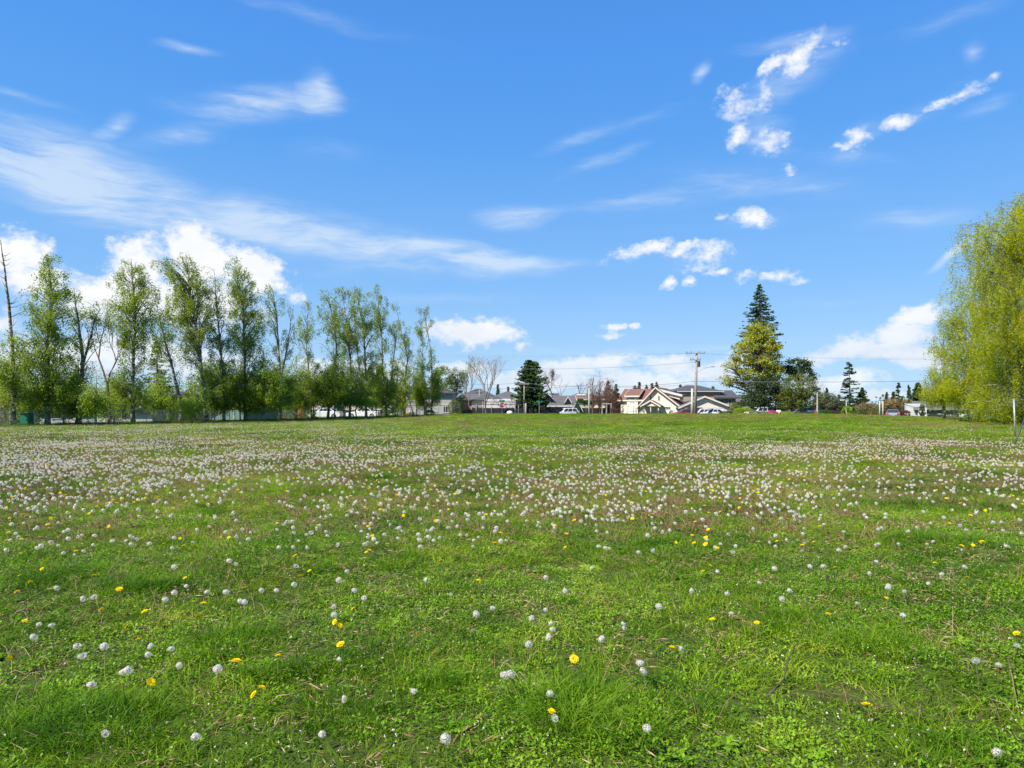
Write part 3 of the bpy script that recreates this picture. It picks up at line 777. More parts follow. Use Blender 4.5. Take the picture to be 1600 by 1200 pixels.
# ------------------------------------------------------------------ FENCES
chainlink(-60, 44.5, 500, 79, 1.15, 'galvanised chain link fence running along the birch row on the left', n=16)
board_fence(738, 108, 832, 108.5, 1.5, 'dark board fence in front of the off-white trailer', 'fence_dark', base=B0 + .15)
board_fence(828, 109, 873, 110, 1.4, 'dark board fence right of the big cedar, before the grey roof', 'fence_dark', base=B0 + .15)
board_fence(906, 116, 962, 116, 1.5, 'dark board fence behind the ruddy bare trees', 'fence_dark', base=B0 + .15)
board_fence(1414, 99, 1437, 99, 2.2, 'white slatted fence panel left of the carport', 'fence_white', base=B0 + .1, postm='white_trim')
board_fence(698, 106, 738, 111, 1.2, 'low dark wooden fence under the orange shrub by the brick house', 'fence_dark', base=B0 + .15)
# rail fence along the front of the cream house
rf = empty('rail_fence', W(1000, 111), 'thin dark rail fence in front of the cream house', 'fence'); rf.location.z = B0
s_ = 111 / F
for i in range(8): MB().bar(((i * 8.6 - 36) * s_, 0, 0), ((i * 8.6 - 36) * s_, 0, 2.0), .035, 5).build('fence_post', M['dark_metal'], rf)
rr = MB()
for z in (1.15, 1.95): rr.bar((-36 * s_, 0, z), (24.2 * s_, 0, z), .022, 4)
rr.build('rail', M['dark_metal'], rf)
# pergola-like frame
pf = empty('trellis', W(948, 113), 'pale metal frame trellis left of the cream house', 'trellis'); pf.location.z = B0
for x in (-.75, .0, .75):
    for y in (0, 1): MB().bar((x, y, 0), (x, y, 2.35), .05, 5).build('post', M['concrete_pole'], pf)
tb = MB(); tb.bar((-.8, 0, 2.35), (.8, 0, 2.35), .05); tb.bar((-.8, 1, 2.35), (.8, 1, 2.35), .05)
for x in (-.75, -.35, 0, .35, .75): tb.bar((x, -.02, 2.4), (x, 1.02, 2.4), .03)
tb.build('top_frame', M['concrete_pole'], pf)

# ------------------------------------------------------------------ CARS
zc = B0 + .05
car(1070, 106, 'dark red car parked left of the wooden utility pole', 'car_red', 185, z=zc - .02, Hc=1.45)
car(1077, 110, 'maroon SUV parked just behind the red car', 'car_maroon', 180, kind='suv', z=zc)
car(1097, 109, 'white SUV parked right behind the wooden utility pole', 'car_white', 170, kind='suv', L=4.2, z=zc - .2)
car(1113, 105, 'long white sedan parked side-on before the cream garage', 'car_white', 180, L=4.9, Hc=1.5, z=zc)
car(1185, 110, 'white SUV parked between the round lime bush and the pink azalea', 'car_white', 200, kind='suv', L=4.7, z=zc + .05)
car(1246, 108, 'silver car parked behind the low dark hedge', 'car_silver', 182, L=4.7, z=zc + .02)
car(1259, 112, 'white car parked behind the silver one at the low dark hedge', 'car_white', 180, L=4.9, z=zc + .25)
car(1395, 99.5, 'silver car seen from behind at the right edge of the field', 'car_silver', 61, L=4.4, z=-.38)
car(883, 112, 'white SUV parked in front of the small brick house', 'car_white', 196, kind='suv', L=4.2, z=zc - .1)
car(508, 92, 'white car parked before the house with the wreath', 'car_white', 180, L=4.5, z=zc + .2)
car(568, 97, 'white car half hidden by the birch trunks right of the wreath house', 'car_white', 176, L=4.6, z=zc + .2)
car(600, 101, 'white van at the foot of the dense birches', 'car_white', 180, kind='van', L=4.8, z=zc)

# ------------------------------------------------------------------ POLES, SIGNS, WIRES
def pole(px, D, top_row, label, r=.14, mat='wood_pole', arms=(), name='utility_pole', cat='utility pole', lean=0, transformer=False):
    b = W(px, D); b.z -= .05; root = empty(name, b, label, cat); Hh = EYE + (HR - top_row) * D / F - b.z
    MB().tube([(0, 0, 0), (lean, 0, Hh)], [r, r * .65], 9).build('pole', M[mat], root, smooth=True)
    for z, w in arms:
        a = MB().box(-w, w, -r * .7 - .1, -r * .7, Hh - z - .07, Hh - z + .07).build('crossarm', M[mat], root)
        for x in (-w * .9, -w * .45, w * .45, w * .9): MB().tube([(x, -r * .7 - .05, Hh - z + .05), (x, -r * .7 - .05, Hh - z + .28)], [.05, .035], 6).build('insulator', M['dark_metal'], a)
    return root, Hh
pr, ph_ = pole(1086, 102, 549.5, 'tall wooden utility pole with two crossarms in front of the cream garage', .24, arms=((.25, 1.45), (1.25, .8)), lean=.25)
MB().bar((.55, -.05, ph_ - 2.3), (.55, -.05, ph_ - 1.4), .22, 10).build('transformer', M['dark_metal'], pr)
a = MB(); a.tube([(.15, 0, ph_ - 3.2), (1.2, -.3, ph_ - 2.5), (2.3, -.5, ph_ - 2.3)], .04, 5); a = a.build('lamp_arm', M['steel'], pr)
MB().box(2.2, 2.8, -.62, -.38, ph_ - 2.36, ph_ - 2.24).build('lamp_head', M['steel'], a)
pole(1081.5, 100.5, 607, 'shorter grey pole stub standing against the tall utility pole', .22, 'concrete_pole')
pole(819, 108, 597, 'slim wooden utility pole in front of the big cedar', .12, arms=((.3, .8),))
pole(920.5, 107, 601, 'pale wooden pole beside the ruddy bare trees', .14, 'concrete_pole', arms=((.2, .5),))
pole(805, 106, 622, 'stout grey wooden post at the corner of the dark fence', .11, name='wooden_post', cat='post')
pole(821.5, 107, 630, 'thick low post at the foot of the slim pole', .2, name='wooden_post', cat='post')
pole(768, 104, 622, 'thin grey post before the trailer, right of the bare tree', .06, name='wooden_post', cat='post')
pole(754.5, 104.5, 627, 'thin metal post left of the bare tree trunk', .05, 'steel', name='metal_post', cat='post')
pole(744, 105, 631, 'short thin metal post at the left end of the dark fence', .05, 'steel', name='metal_post', cat='post')
pole(810, 105.5, 632, 'short thin post between the stout post and the slim pole', .05, 'steel', name='metal_post', cat='post')
pole(1374.5, 98, 626, 'left one of a pair of pale slim poles beside the white car', .11, 'concrete_pole', name='slim_pole', cat='pole')
pole(1379.5, 99, 626.5, 'right one of a pair of pale slim poles beside the white car', .11, 'concrete_pole', name='slim_pole', cat='pole')
pole(1445.5, 97, 627, 'grey wooden post beside the white slatted fence', .09, name='wooden_post', cat='post')
def lightpole(px, D, top_row, label, kind):
    b = W(px, D); b.z -= .05; root = empty('street_lamp', b, label, 'street lamp'); Hh = EYE + (HR - top_row) * D / F - b.z
    MB().tube([(0, 0, 0), (0, 0, Hh)], [.11, .08], 8).build('pole', M['concrete_pole'], root)
    if kind == 'box': MB().box(-.42, .42, -.3, .3, Hh - .02, Hh + .28).build('lamp_head', M['dark_metal'], root, bevel=.04)
    else:
        MB().tube([(0, 0, Hh - .06), (-.12, 0, Hh + .08), (-.5, 0, Hh + .1)], .06, 6).build('lamp_arm', M['concrete_pole'], root)
        MB().box(-.9, -.45, -.14, .14, Hh + .03, Hh + .16).build('lamp_head', M['sign_white'], root)
lightpole(1277, 104, 609, 'pale street lamp with a flat box head, right of the olive tree', 'box')
lightpole(1322.5, 103, 626, 'short white street lamp with a bent arm before the tall narrow fir', 'arm')
def street_sign(px, D, row, label, stop=False):
    b = W(px, D); b.z -= .05; root = empty('street_sign', b, label, 'street sign'); s = D / F; zt = EYE + (HR - row) * s - b.z
    MB().bar((0, 0, 0), (0, 0, zt + .12), .04, 6).build('post', M['steel'], root)
    MB().box(-.42, .42, -.06, -.045, zt - .13, zt + .13).build('name_plate', M['sign_green'], root)
    MB().box(-.008, .008, -.4, .4, zt + .16, zt + .38).build('name_plate', M['sign_green'], root)
    if stop:
        z = zt - .62; o = MB(); o.prism([(.38 * math.cos(R(22.5 + 45 * i)), z + .38 * math.sin(R(22.5 + 45 * i))) for i in range(8)], -.075, -.055)
        o = o.build('stop_plate', M['sign_red'], root)
        cu = bpy.data.curves.new('stop_text', 'FONT'); cu.body = 'STOP'; cu.size = .3; cu.align_x = 'CENTER'; cu.align_y = 'CENTER'; cu.extrude = .003
        cu.materials.append(M['sign_white']); t0 = bpy.data.objects.new('stop_text', cu); link(t0); bpy.context.view_layer.update()
        me = bpy.data.meshes.new_from_object(t0.evaluated_get(bpy.context.evaluated_depsgraph_get())); bpy.data.objects.remove(t0)
        if not me.materials: me.materials.append(M['sign_white'])
        t = bpy.data.objects.new('stop_lettering', me); link(t); t.parent = o
        t.location = (0, -.082, z); t.rotation_euler = (R(90), 0, 0)
street_sign(784.5, 103, 626.5, 'street sign post with green name plates above a red stop sign', True)
street_sign(842.5, 104, 627.5, 'green street name sign on a thin post right of the big cedar')

a1 = P(1086, 552, 102); a2 = P(1086, 559, 102)
wire([P(560, 546, 190), a1 + Vector((-1.2, 0, 0)), P(1760, 548, 96)], 'topmost dark wire passing over the tall utility pole', .9)
wire([P(560, 551, 190), a1 + Vector((1.2, 0, 0)), P(1760, 553, 96)], 'second dark wire at the crossarm of the tall utility pole', .9)
wire([P(700, 606, 150), P(920.5, 602.5, 107), P(1083, 596, 102), P(1760, 588, 92)], 'long lower cable from the pale pole across the yellow maple to the right', .35, .03)
wire([P(920.5, 604, 107), P(1083, 600, 102)], 'thick cable just below it between the pale pole and the tall pole', .3, .022)
wire([P(640, 576, 130), P(819, 576.5, 108), P(1086, 566, 102)], 'thin wire crossing the upper half of the big cedar', .3, .018)
wire([P(700, 598, 130), P(819, 598, 108), P(922, 602, 107)], 'wire from the slim pole across the big cedar', .3, .022)
wire([P(819, 604.5, 108), P(922, 606, 107)], 'lower wire between slim pole and pale pole', .25, .02)

# right foreground metal post with leaning brace
b = W(1586.5, 31); b.z -= .05
mp = empty('metal_post', b, 'tall upright grey steel fence post at the right edge of the field', 'post')
MB().tube([(0, 0, 0), (-.07, 0, 1.83)], .035, 10).build('post', M['steel'], mp, smooth=True)
MB().ball((-.07, 0, 1.84), .045, 10, 6, .6).build('post_cap', M['steel'], mp, smooth=True)
rb_ = MB().tube([(18.0, 24.4, -.02), (18.85, 25.0, .97), (19.9, 25.7, 2.15)], .026, 8).build('leaning_rod', M['dark_metal'], smooth=True)
tag(rb_, 'dark metal rod leaning to the right across the foot of the grey steel post', 'rod')

# bits
def thing(o, label, cat, loc, group=None): o.location = loc; return tag(o, label, cat, group)
thing(MB().ball((0, 0, .25), .45, 12, 8, .75).build('boulder', M['sign_white'], smooth=True), 'small round white stone in front of the dark fence', 'boulder', W(796.5, 98) + Vector((0, 0, .03)))
def rock(px, D, r, label, seed, mat='rock'):
    g = np.random.default_rng(seed); m = MB().ball((0, 0, r * .45), r, 12, 8, .75); m.v = [tuple(np.array(v) * g.uniform(.88, 1.1)) for v in m.v]
    thing(m.build('boulder', M[mat], smooth=True), label, 'boulder', W(px, D))
rock(614, 94, .62, 'grey boulder at the foot of the birches, left of the orange flowers', 3)
rock(726, 101, .45, 'pale stump-like rock beside the yellow flowers', 4)
g_ = empty('recycling_bin', W(42, 49.5), 'green wheeled bin by the leftmost fence', 'bin')
MB().prism([(-.28, .05), (.28, .05), (.33, .9), (-.33, .9)], -.3, .3).build('body', M['bin_green'], g_, bevel=.02)
MB().prism([(-.36, .9), (.36, .9), (.3, 1.0), (-.3, 1.0)], -.36, .33).build('lid', M['bin_green'], g_, bevel=.02)
for x in (-.3, .3): MB().bar((x - .03, .25, .12), (x + .03, .25, .12), .12, 12).build('wheel', M['rubber'], g_)
hy = empty('fire_hydrant', W(1274.5, 97.5), 'red hydrant beside the street lamp at the field edge', 'hydrant')
MB().tube([(0, 0, 0), (0, 0, .62)], .13, 10).build('barrel', M['sign_red'], hy); MB().ball((0, 0, .62), .15, 10, 6, .8).build('cap', M['sign_red'], hy)
MB().bar((-.24, 0, .42), (.24, 0, .42), .07, 8).build('nozzle', M['sign_red'], hy)
mbx = empty('mailbox', W(1216.5, 100), 'white mailbox beside the magenta azalea', 'mailbox')
MB().box(-.05, .05, -.05, .05, 0, .7).build('post', M['wood_pole'], mbx)
MB().prism([(-.28, .45), (.28, .45), (.28, .85), (.18, .98), (-.18, .98), (-.28, .85)], -.3, .3).build('box', M['sign_white'], mbx, bevel=.02)

# ------------------------------------------------------------------ SHRUBS
shrub(1161, 101, 636.0, 14.5, 'large round bright lime bush right of the cream garage', 'leaf_lime', 3, 2600, .13)
shrub(1149, 106, 632, 13, 'dark yellowish hedge behind the lime bush', 'leaf_olive', 4, 2200, .14)
shrub(1133, 100, 642.5, 12, 'low dark green hedge left of the lime bush', 'leaf_dark', 5, 1400, .12)
shrub(1179, 100, 641.5, 9, 'small grey-green bush between lime bush and white SUV', 'leaf_olive', 6, 1000, .11)
shrub(1192, 99.5, 642.2, 8.5, 'small yellow-green bush left of the magenta azalea', 'leaf_fresh', 7, 1100, .11)
shrub(1206.5, 99, 641.5, 8.5, 'bright magenta azalea in bloom', 'flower_pink', 8, 1600, .11)
shrub(1229, 99, 642.6, 12, 'low lime green bush right of the mailbox', 'leaf_lime', 9, 1800, .11)
shrub(1257, 99, 643.2, 16, 'low dark hedge in front of the silver car', 'leaf_dark', 10, 2000, .11)
shrub(1289, 100, 640, 10, 'dark green bush right of the hydrant', 'leaf_green', 11, 1500, .12)
shrub(1303, 101, 641.5, 12, 'low dull red bush under the grey-green trees', 'leaf_red', 12, 1600, .12)
shrub(1324, 100, 634, 8, 'small bright lime sapling at the foot of the bent-arm lamp', 'leaf_lime', 13, 1400, .13)
shrub(1352, 102, 629, 15, 'tan-green rounded bush between fir and pale poles', 'leaf_tan', 14, 2200, .15)
shrub(1344, 101, 640, 12, 'low green bush before the tan bush', 'leaf_green', 15, 1300, .12)
shrub(1366, 104, 634, 10, 'olive bush behind the pair of slim poles', 'leaf_olive', 16, 1300, .13)
shrub(1441, 95, 633, 4.5, 'narrow dark evergreen beside the carport posts', 'leaf_dark', 17, 1100, .12)
shrub(1416, 97, 641, 6, 'small dark red bush left of the white fence panel', 'leaf_red', 18, 900, .12)
shrub(1461, 85, 647, 10, 'rounded dark green bush at the carport', 'leaf_dark', 19, 1500, .1)
shrub(1485, 84, 645.5, 13, 'wide dark green bush under the weeping birch', 'leaf_dark', 20, 1800, .1)
shrub(907, 110, 622, 7, 'left block of the tall green hedge beside the small house', 'leaf_green', 21, 2200, .15, flat=.35)
shrub(918, 111, 624, 7, 'right block of the tall green hedge before the brown roof', 'leaf_green', 22, 2200, .15, flat=.35)
shrub(966, 110, 616, 9, 'deep red blossoming shrub at the left corner of the cream house', 'leaf_red', 23, 1300, .15)
shrub(960, 111, 636, 8, 'dull reddish bush under the deep red shrub', 'leaf_red', 24, 900, .14)
for i, (p, w, lb) in enumerate(((1003, 3, 'small dark conical bush at the portico'), (1014, 3, 'tiny green bush left of the front door'), (1030, 3, 'tiny green bush under the portico post'), (1049, 4, 'little green bush under the ground floor window'))):
    shrub(p, 112, 641 - (4 if i == 0 else 0), w, lb, 'leaf_green', 40 + i, 400, .12)
shrub(1030, 110, 645.3, 26, 'long low clipped hedge along the rail fence of the cream house', 'leaf_green', 50, 2200, .12, depth=.5)
shrub(711, 103, 624, 11, 'dark shrub with orange-brown leaves before the brick house', 'leaf_olive', 25, 1500, .15)
shrub(722, 104, 615, 8, 'tall dark reddish-green shrub before the brick house', 'leaf_dark', 26, 1200, .15)
shrub(711, 100, 645.3, 4.8, 'clump of bright yellow flowers left of the pale rock', 'flower_yellow', 27, 700, .09)
shrub(634, 95, 646.0, 6, 'clump of orange flowers right of the boulder', 'flower_orange', 28, 700, .09)
shrub(672, 98, 640, 7, 'round dark green bush before the grey-white house', 'leaf_dark', 29, 1300, .12)
shrub(643, 97, 644, 5, 'low green bush at the left corner of the grey-white house', 'leaf_green', 30, 700, .12)
shrub(470, 82, 638, 6, 'orange-yellow flowering bush between the birch trunks', 'flower_orange', 31, 600, .12)
shrub(486, 80, 641, 9, 'light green bush right of the orange-yellow flowering bush', 'leaf_lime', 32, 900, .12)
shrub(268, 62, 626, 8, 'yellow-green shrub beside the white porch', 'leaf_lime', 33, 1100, .12)
shrub(283, 63, 630, 6, 'reddish shrub right of the yellow-green one', 'leaf_red', 34, 700, .1)
shrub(296, 65, 607, 12, 'tall olive shrub with tan tips between two birch trunks', 'leaf_olive', 35, 2600, .14)
shrub(303, 66, 618, 9, 'tan blossoming shrub in front of the olive one', 'leaf_tan', 36, 1300, .12)
shrub(450, 80, 618, 15, 'olive-green bush behind the birches right of the teal house', 'leaf_olive', 37, 2400, .15)
shrub(610, 92, 624, 14, 'yellow-green bush hugging the birch trunks', 'leaf_fresh', 38, 2400, .14)
shrub(10, 52, 618, 22, 'rusty tan shrub at the far left behind the fence', 'leaf_tan', 39, 3000, .12)
shrub(1510, 60, 655, 10, 'low ferny bush in the shade of the weeping birch', 'leaf_green', 51, 900, .1)

# ------------------------------------------------------------------ CONIFERS AND BROADLEAVES
conifer(830, 111, 562, 645, 36, 'big dense dark green cedar standing alone left of the small house', 'leaf_pine', 3, dens=1.9, leaf=.42, name='cedar_tree', shape=.42, gap=.03, bare=.05, layer=.5, nq=40, droop=.15, up=.2)
conifer(1187, 126, 441, 645, 78, 'tall dark fir towering behind the yellow maple', 'leaf_fir', 4, dens=1.7, leaf=.5, shape=.85, cap=.44, layer=.55, nq=40, bare=.08, gap=.12)
conifer(1327, 112, 566, 648, 19, 'narrow fir with flat ragged tiers and blunt top behind the bent-arm lamp', 'leaf_fir', 5, dens=.85, leaf=.42, shape=.42, gap=.22, layer=.8, nq=26, thin=.3, bare=.03, droop=.1)
conifer(1347, 113, 604, 648, 20, 'smaller dark fir leaning against the narrow ragged fir', 'leaf_fir', 6, dens=1.1, leaf=.36, shape=.8, gap=.12, nq=24)
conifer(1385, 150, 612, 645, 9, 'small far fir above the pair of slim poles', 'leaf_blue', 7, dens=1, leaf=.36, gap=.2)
conifer(1404, 118, 596, 648, 13, 'open ragged fir above the white car', 'leaf_fir', 8, dens=.8, leaf=.36, gap=.35, shape=.7)
conifer(1396, 112, 612, 648, 14, 'dense low fir left of the open ragged fir', 'leaf_fir', 9, dens=1.1, leaf=.36)
conifer(1420, 125, 601, 648, 12, 'fir with thin spire left of the weeping birch', 'leaf_fir', 10, dens=.9, leaf=.38, gap=.25)
conifer(1434, 120, 598, 648, 17, 'dark bulky fir touching the weeping birch', 'leaf_fir', 11, dens=1.4, leaf=.42, shape=.5, gap=.05)
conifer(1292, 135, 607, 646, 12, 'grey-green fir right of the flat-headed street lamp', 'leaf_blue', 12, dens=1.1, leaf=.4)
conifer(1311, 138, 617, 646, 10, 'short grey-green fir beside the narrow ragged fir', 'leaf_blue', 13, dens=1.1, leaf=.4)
conifer(778, 150, 600, 640, 10, 'dark far conifer left of the pale roof', 'leaf_fir', 14, dens=1.1, leaf=.42)
conifer(794, 152, 604, 640, 8, 'slim far conifer above the pale roof', 'leaf_blue', 15, dens=1, leaf=.42)
for i, (p, t, w, m, lb) in enumerate(((950, 595, 10, 'leaf_rust', 'reddish-brown larch with pointed top behind the trellis'), (963, 600, 7, 'leaf_fir', 'slim dark spruce left of the cream house'),
        (1010, 602, 5, 'leaf_fir', 'small dark spruce behind the cream house ridge'), (999, 597, 4, 'leaf_blue', 'thin far spruce above the left wing of the cream house'),
        (1019, 599, 6, 'leaf_rust', 'left of two reddish-brown larches above the cream house'), (1026, 597, 6, 'leaf_rust', 'right of two reddish-brown larches above the cream house'),
        (1063, 601, 4, 'leaf_blue', 'tiny far spruce left of the dark hip roof'), (1114, 603, 5, 'leaf_blue', 'tiny far spruce right of the dark hip roof'), (992, 602, 8, 'leaf_grey', 'pale green far tree over the cream house roof'))):
    conifer(p, 148, t, 640, w * 2.0, lb, m, 30 + i, dens=1, leaf=.5, bare=.02, shape=.7)
conifer(245, 88, 530, 655, 38, 'broad olive-green spruce with level tiers behind the birches', 'leaf_olive', 60, dens=1.1, leaf=.3, gap=.22, shape=.7, name='spruce_tree', nq=30)
conifer(118, 86, 570, 655, 18, 'small yellow-green conical tree behind the third birch', 'leaf_birch_lo', 61, dens=1.2, leaf=.26, shape=.7, name='spruce_tree')

blobtree(1188, 116, 650, [(1187, 520, 25, 15, 1.5), (1176, 540, 32, 12, 1.3), (1208, 548, 16, 18, 1.1), (1160, 560, 18, 12, 1), (1190, 566, 28, 12, 1), (1208, 582, 18, 12, 1), (1168, 584, 24, 10, .7), (1144, 600, 14, 7, .5), (1190, 600, 26, 10, .4)], 14500,
         'yellow-flowering maple with spreading limbs in front of the tall fir', 'leaf_yellow', .27, [(1180, 650), (1182, 612), (1188, 575), (1188, 535)], .42, seed=71, limbs=40, name='maple_tree', clump=.6, nclump=230, shell=.3)
# long bare left limbs of the maple are its own
blobtree(1140, 115, 650, [(1142, 575, 14, 12, .5), (1133, 593, 10, 8, .6), (1152, 560, 10, 14, .5)], 1500, 'thin sparse tree with few leaves at the left side of the yellow maple', 'leaf_yellow', .22,
         [(1182, 650), (1176, 618), (1165, 600), (1150, 580)], .2, seed=72, limbs=34, name='maple_tree', clump=.55, nclump=70)
blobtree(1194, 111, 648, [(1194, 612, 28, 24, 1), (1175, 630, 18, 16, .8), (1212, 628, 20, 18, .8)], 11000, 'dark dense holly-like tree under the yellow maple', 'leaf_dark', .24, seed=73, name='holly_tree', clump=.5)
blobtree(1252, 108, 648, [(1248, 606, 26, 22, 1), (1258, 622, 26, 20, .8), (1236, 624, 20, 20, .7)], 12000, 'rounded olive-green tree left of the flat-headed street lamp', 'leaf_olive', .2, seed=74, name='willow_tree', clump=.5)
blobtree(1248, 118, 648, [(1246, 574, 20, 14, 1), (1256, 588, 18, 12, .8), (1230, 584, 12, 14, .6)], 6000, 'dark flat-topped pine behind the olive-green tree', 'leaf_fir', .26, seed=75, name='pine_tree', clump=.5)
blobtree(1292, 112, 648, [(1290, 628, 16, 14, 1), (1308, 632, 14, 12, 1)], 5000, 'grey-leaved low tree right of the flat-headed lamp', 'leaf_grey', .2, seed=76, name='small_tree', clump=.5)
blobtree(1402, 105, 650, [(1400, 634, 20, 12, 1), (1415, 636, 10, 10, .7)], 4200, 'russet and green spreading tree behind the white car', 'leaf_tan', .18, seed=77, name='small_tree', clump=.45)
blobtree(1399, 103, 650, [(1392, 644, 16, 6, 1), (1412, 643, 10, 6, 1)], 2200, 'dark red-leaved low tree right behind the white car', 'leaf_red', .16, seed=78, name='small_tree', clump=.35)
blobtree(690, 118, 645, [(690, 592, 16, 24, 1), (700, 610, 14, 14, 1)], 4200, 'fresh yellow-green tree behind the grey-white house', 'leaf_fresh', .2, seed=79, name='small_tree', clump=.6)
blobtree(714, 120, 645, [(714, 596, 12, 20, 1)], 2600, 'thin olive tree between fresh green tree and bare trees', 'leaf_olive', .2, seed=80, name='small_tree', clump=.6)
baretree(732, 112, 556, 646, 22, 'left one of two tall bare grey trees beside the brick house', 5, depth=6, leafm='leaf_fresh', nl=500, leaf=.14)
baretree(760, 106, 553, 646, 30, 'right one of two tall bare grey trees, wide crown, before the trailer', 8, depth=7, rb=.17, first=.17, leafm='leaf_tan', nl=400, leaf=.12)
baretree(722, 116, 570, 646, 13, 'thin bare tree with a pale trunk left of the two grey ones', 9, depth=5, leafm='leaf_fresh', nl=500, leaf=.14)
baretree(866, 124, 572, 640, 32, 'bare leafless tree right behind the big cedar', 41, depth=6, rb=.2)
baretree(856, 128, 578, 640, 9, 'pinkish budding tree at the right edge of the big cedar', 13, 'bark_ruddy', depth=6, leafm='leaf_rust', nl=900, leaf=.18)
baretree(905, 150, 596, 640, 12, 'small bare tree above the brown roof', 14, depth=5)
for i, (p, t, w, lb) in enumerate(((926, 583, 10, 'ruddy bare tree with upright twigs right behind the pale pole'), (937, 579, 12, 'tallest ruddy bare tree beside the pale pole'), (948, 588, 9, 'ruddy bare tree just left of the trellis'), (957, 590, 9, 'rightmost ruddy bare tree by the deep red shrub'), (915, 590, 9, 'thin bare tree left of the pale pole'))):
    if i == 4: baretree(p, 114, t, 646, w, lb, 20 + i, 'bark_grey', depth=6, rb=.12, up=.8)
    else: birch(p, 114, [(p, 648), (p, 620), (p + 1, t + 8)], [(t, p, 3, .5), (t + 16, p, w * .6, .8), (615, p, w, 1.1), (636, p, w * .8, .6)], 70, lb, group='ruddy bare trees left of the cream house', strands=1.2, per=12, leaf=.13, hang=(.1, .35),
                rb=.09, mat='leaf_rust', bark='bark_ruddy', seed=500 + i, name='bare_tree', asc=(1.6, 3.2), spread=.25)
baretree(1285, 116, 585, 640, 14, 'thin bare tree right of the olive-green tree', 31, depth=5, rb=.08)
baretree(170, 55, 470, 662, 34, 'sparse half-dead birch with bare reddish limbs, fourth from the left', 33, 'bark_ruddy', depth=6, rb=.17, leafm='leaf_birch', nl=4200, leaf=.10, name='birch_tree', group='birches in the row along the fence', first=.24, up=.55, kids=3)

for p, t_, w_, m_, lb_ in ((1283, 622, 13, 'leaf_olive', 'low olive tree just right of the flat-headed lamp'), (1303, 618, 14, 'leaf_grey', 'rounded grey-green tree left of the narrow ragged fir'), (1316, 628, 10, 'leaf_green', 'small green tree at the foot of the narrow ragged fir'),
        (1366, 630, 12, 'leaf_olive', 'low olive tree between the tan bush and the slim poles'), (1383, 632, 10, 'leaf_grey', 'small grey-green tree behind the slim poles'), (1411, 622, 14, 'leaf_green', 'green tree between the open ragged fir and the bulky fir'), (1427, 630, 12, 'leaf_dark', 'dark low tree above the white slatted fence'),
        (1240, 612, 22, 'leaf_olive', 'wide olive tree filling the gap beside the holly-like tree'), (1218, 596, 18, 'leaf_dark', 'dark green tree between the maple and the flat-topped pine'), (1152, 628, 9, 'leaf_olive', 'small olive tree behind the dark yellowish hedge')):
    blobtree(p, 116, 648, [(p, t_ + 14, w_, 14, 1), (p + 4, t_ + 22, w_ * .9, 10, .7)], 2800, lb_, m_, .19, seed=int(p), name='small_tree', clump=.5)
for p, t_, w_, m_, lb_ in ((8, 585, 26, 'leaf_birch', 'loose tree behind the dead-topped birch'), (95, 592, 24, 'leaf_olive', 'olive tree behind the ranch house left end'), (150, 600, 22, 'leaf_birch', 'pale tree rising behind the ranch house roof'), (200, 598, 24, 'leaf_green', 'dark green tree behind the right end of the ranch house'),
        (270, 594, 22, 'leaf_birch', 'light tree behind the leaning birch'), (345, 588, 26, 'leaf_green', 'dark green tree behind the small teal garage'), (400, 592, 24, 'leaf_birch_lo', 'bright tree above the teal house'), (455, 590, 24, 'leaf_olive', 'olive tree right of the teal house'),
        (500, 594, 22, 'leaf_birch', 'light tree behind the wreath house left corner'), (545, 592, 22, 'leaf_green', 'dark green tree behind the wreath house'), (590, 594, 22, 'leaf_birch', 'light tree behind the three upright spires'), (632, 596, 18, 'leaf_olive', 'olive tree between wreath house and grey-white house')):
    D_ = 92 + p * .03
    blobtree(p, D_, 652, [(p, t_ + 22, w_, 20, 1), (p + 6, t_ + 36, w_ * 1.1, 14, .8), (p - 8, t_ + 10, w_ * .6, 14, .5)], 3600, lb_, m_, .17, seed=int(p) + 900, name='small_tree', clump=.75, shell=.2, nclump=90)
# far woods closing the horizon
g = np.random.default_rng(9); Cs = []
for x in np.arange(-330, 360, 3.2):
    y = 285 + 22 * math.sin(x * .021) + g.uniform(-8, 8); hgt = g.uniform(1.7, 4.0) + 1.2 * math.sin(x * .05)
    n = 130; q = g.normal(size=(n, 3)) * np.array([2.2, 2.2, hgt * .5]); q[:, 2] = np.abs(q[:, 2]); q += np.array([x, y, -.9]); Cs.append(q)

V, Fc = leafquads(np.concatenate(Cs), 1.3, .8, g=g)
tag(npobj('far_woods', V, Fc, M['leaf_blue']), 'low band of far-off woods along the horizon', 'woods', kind='stuff')
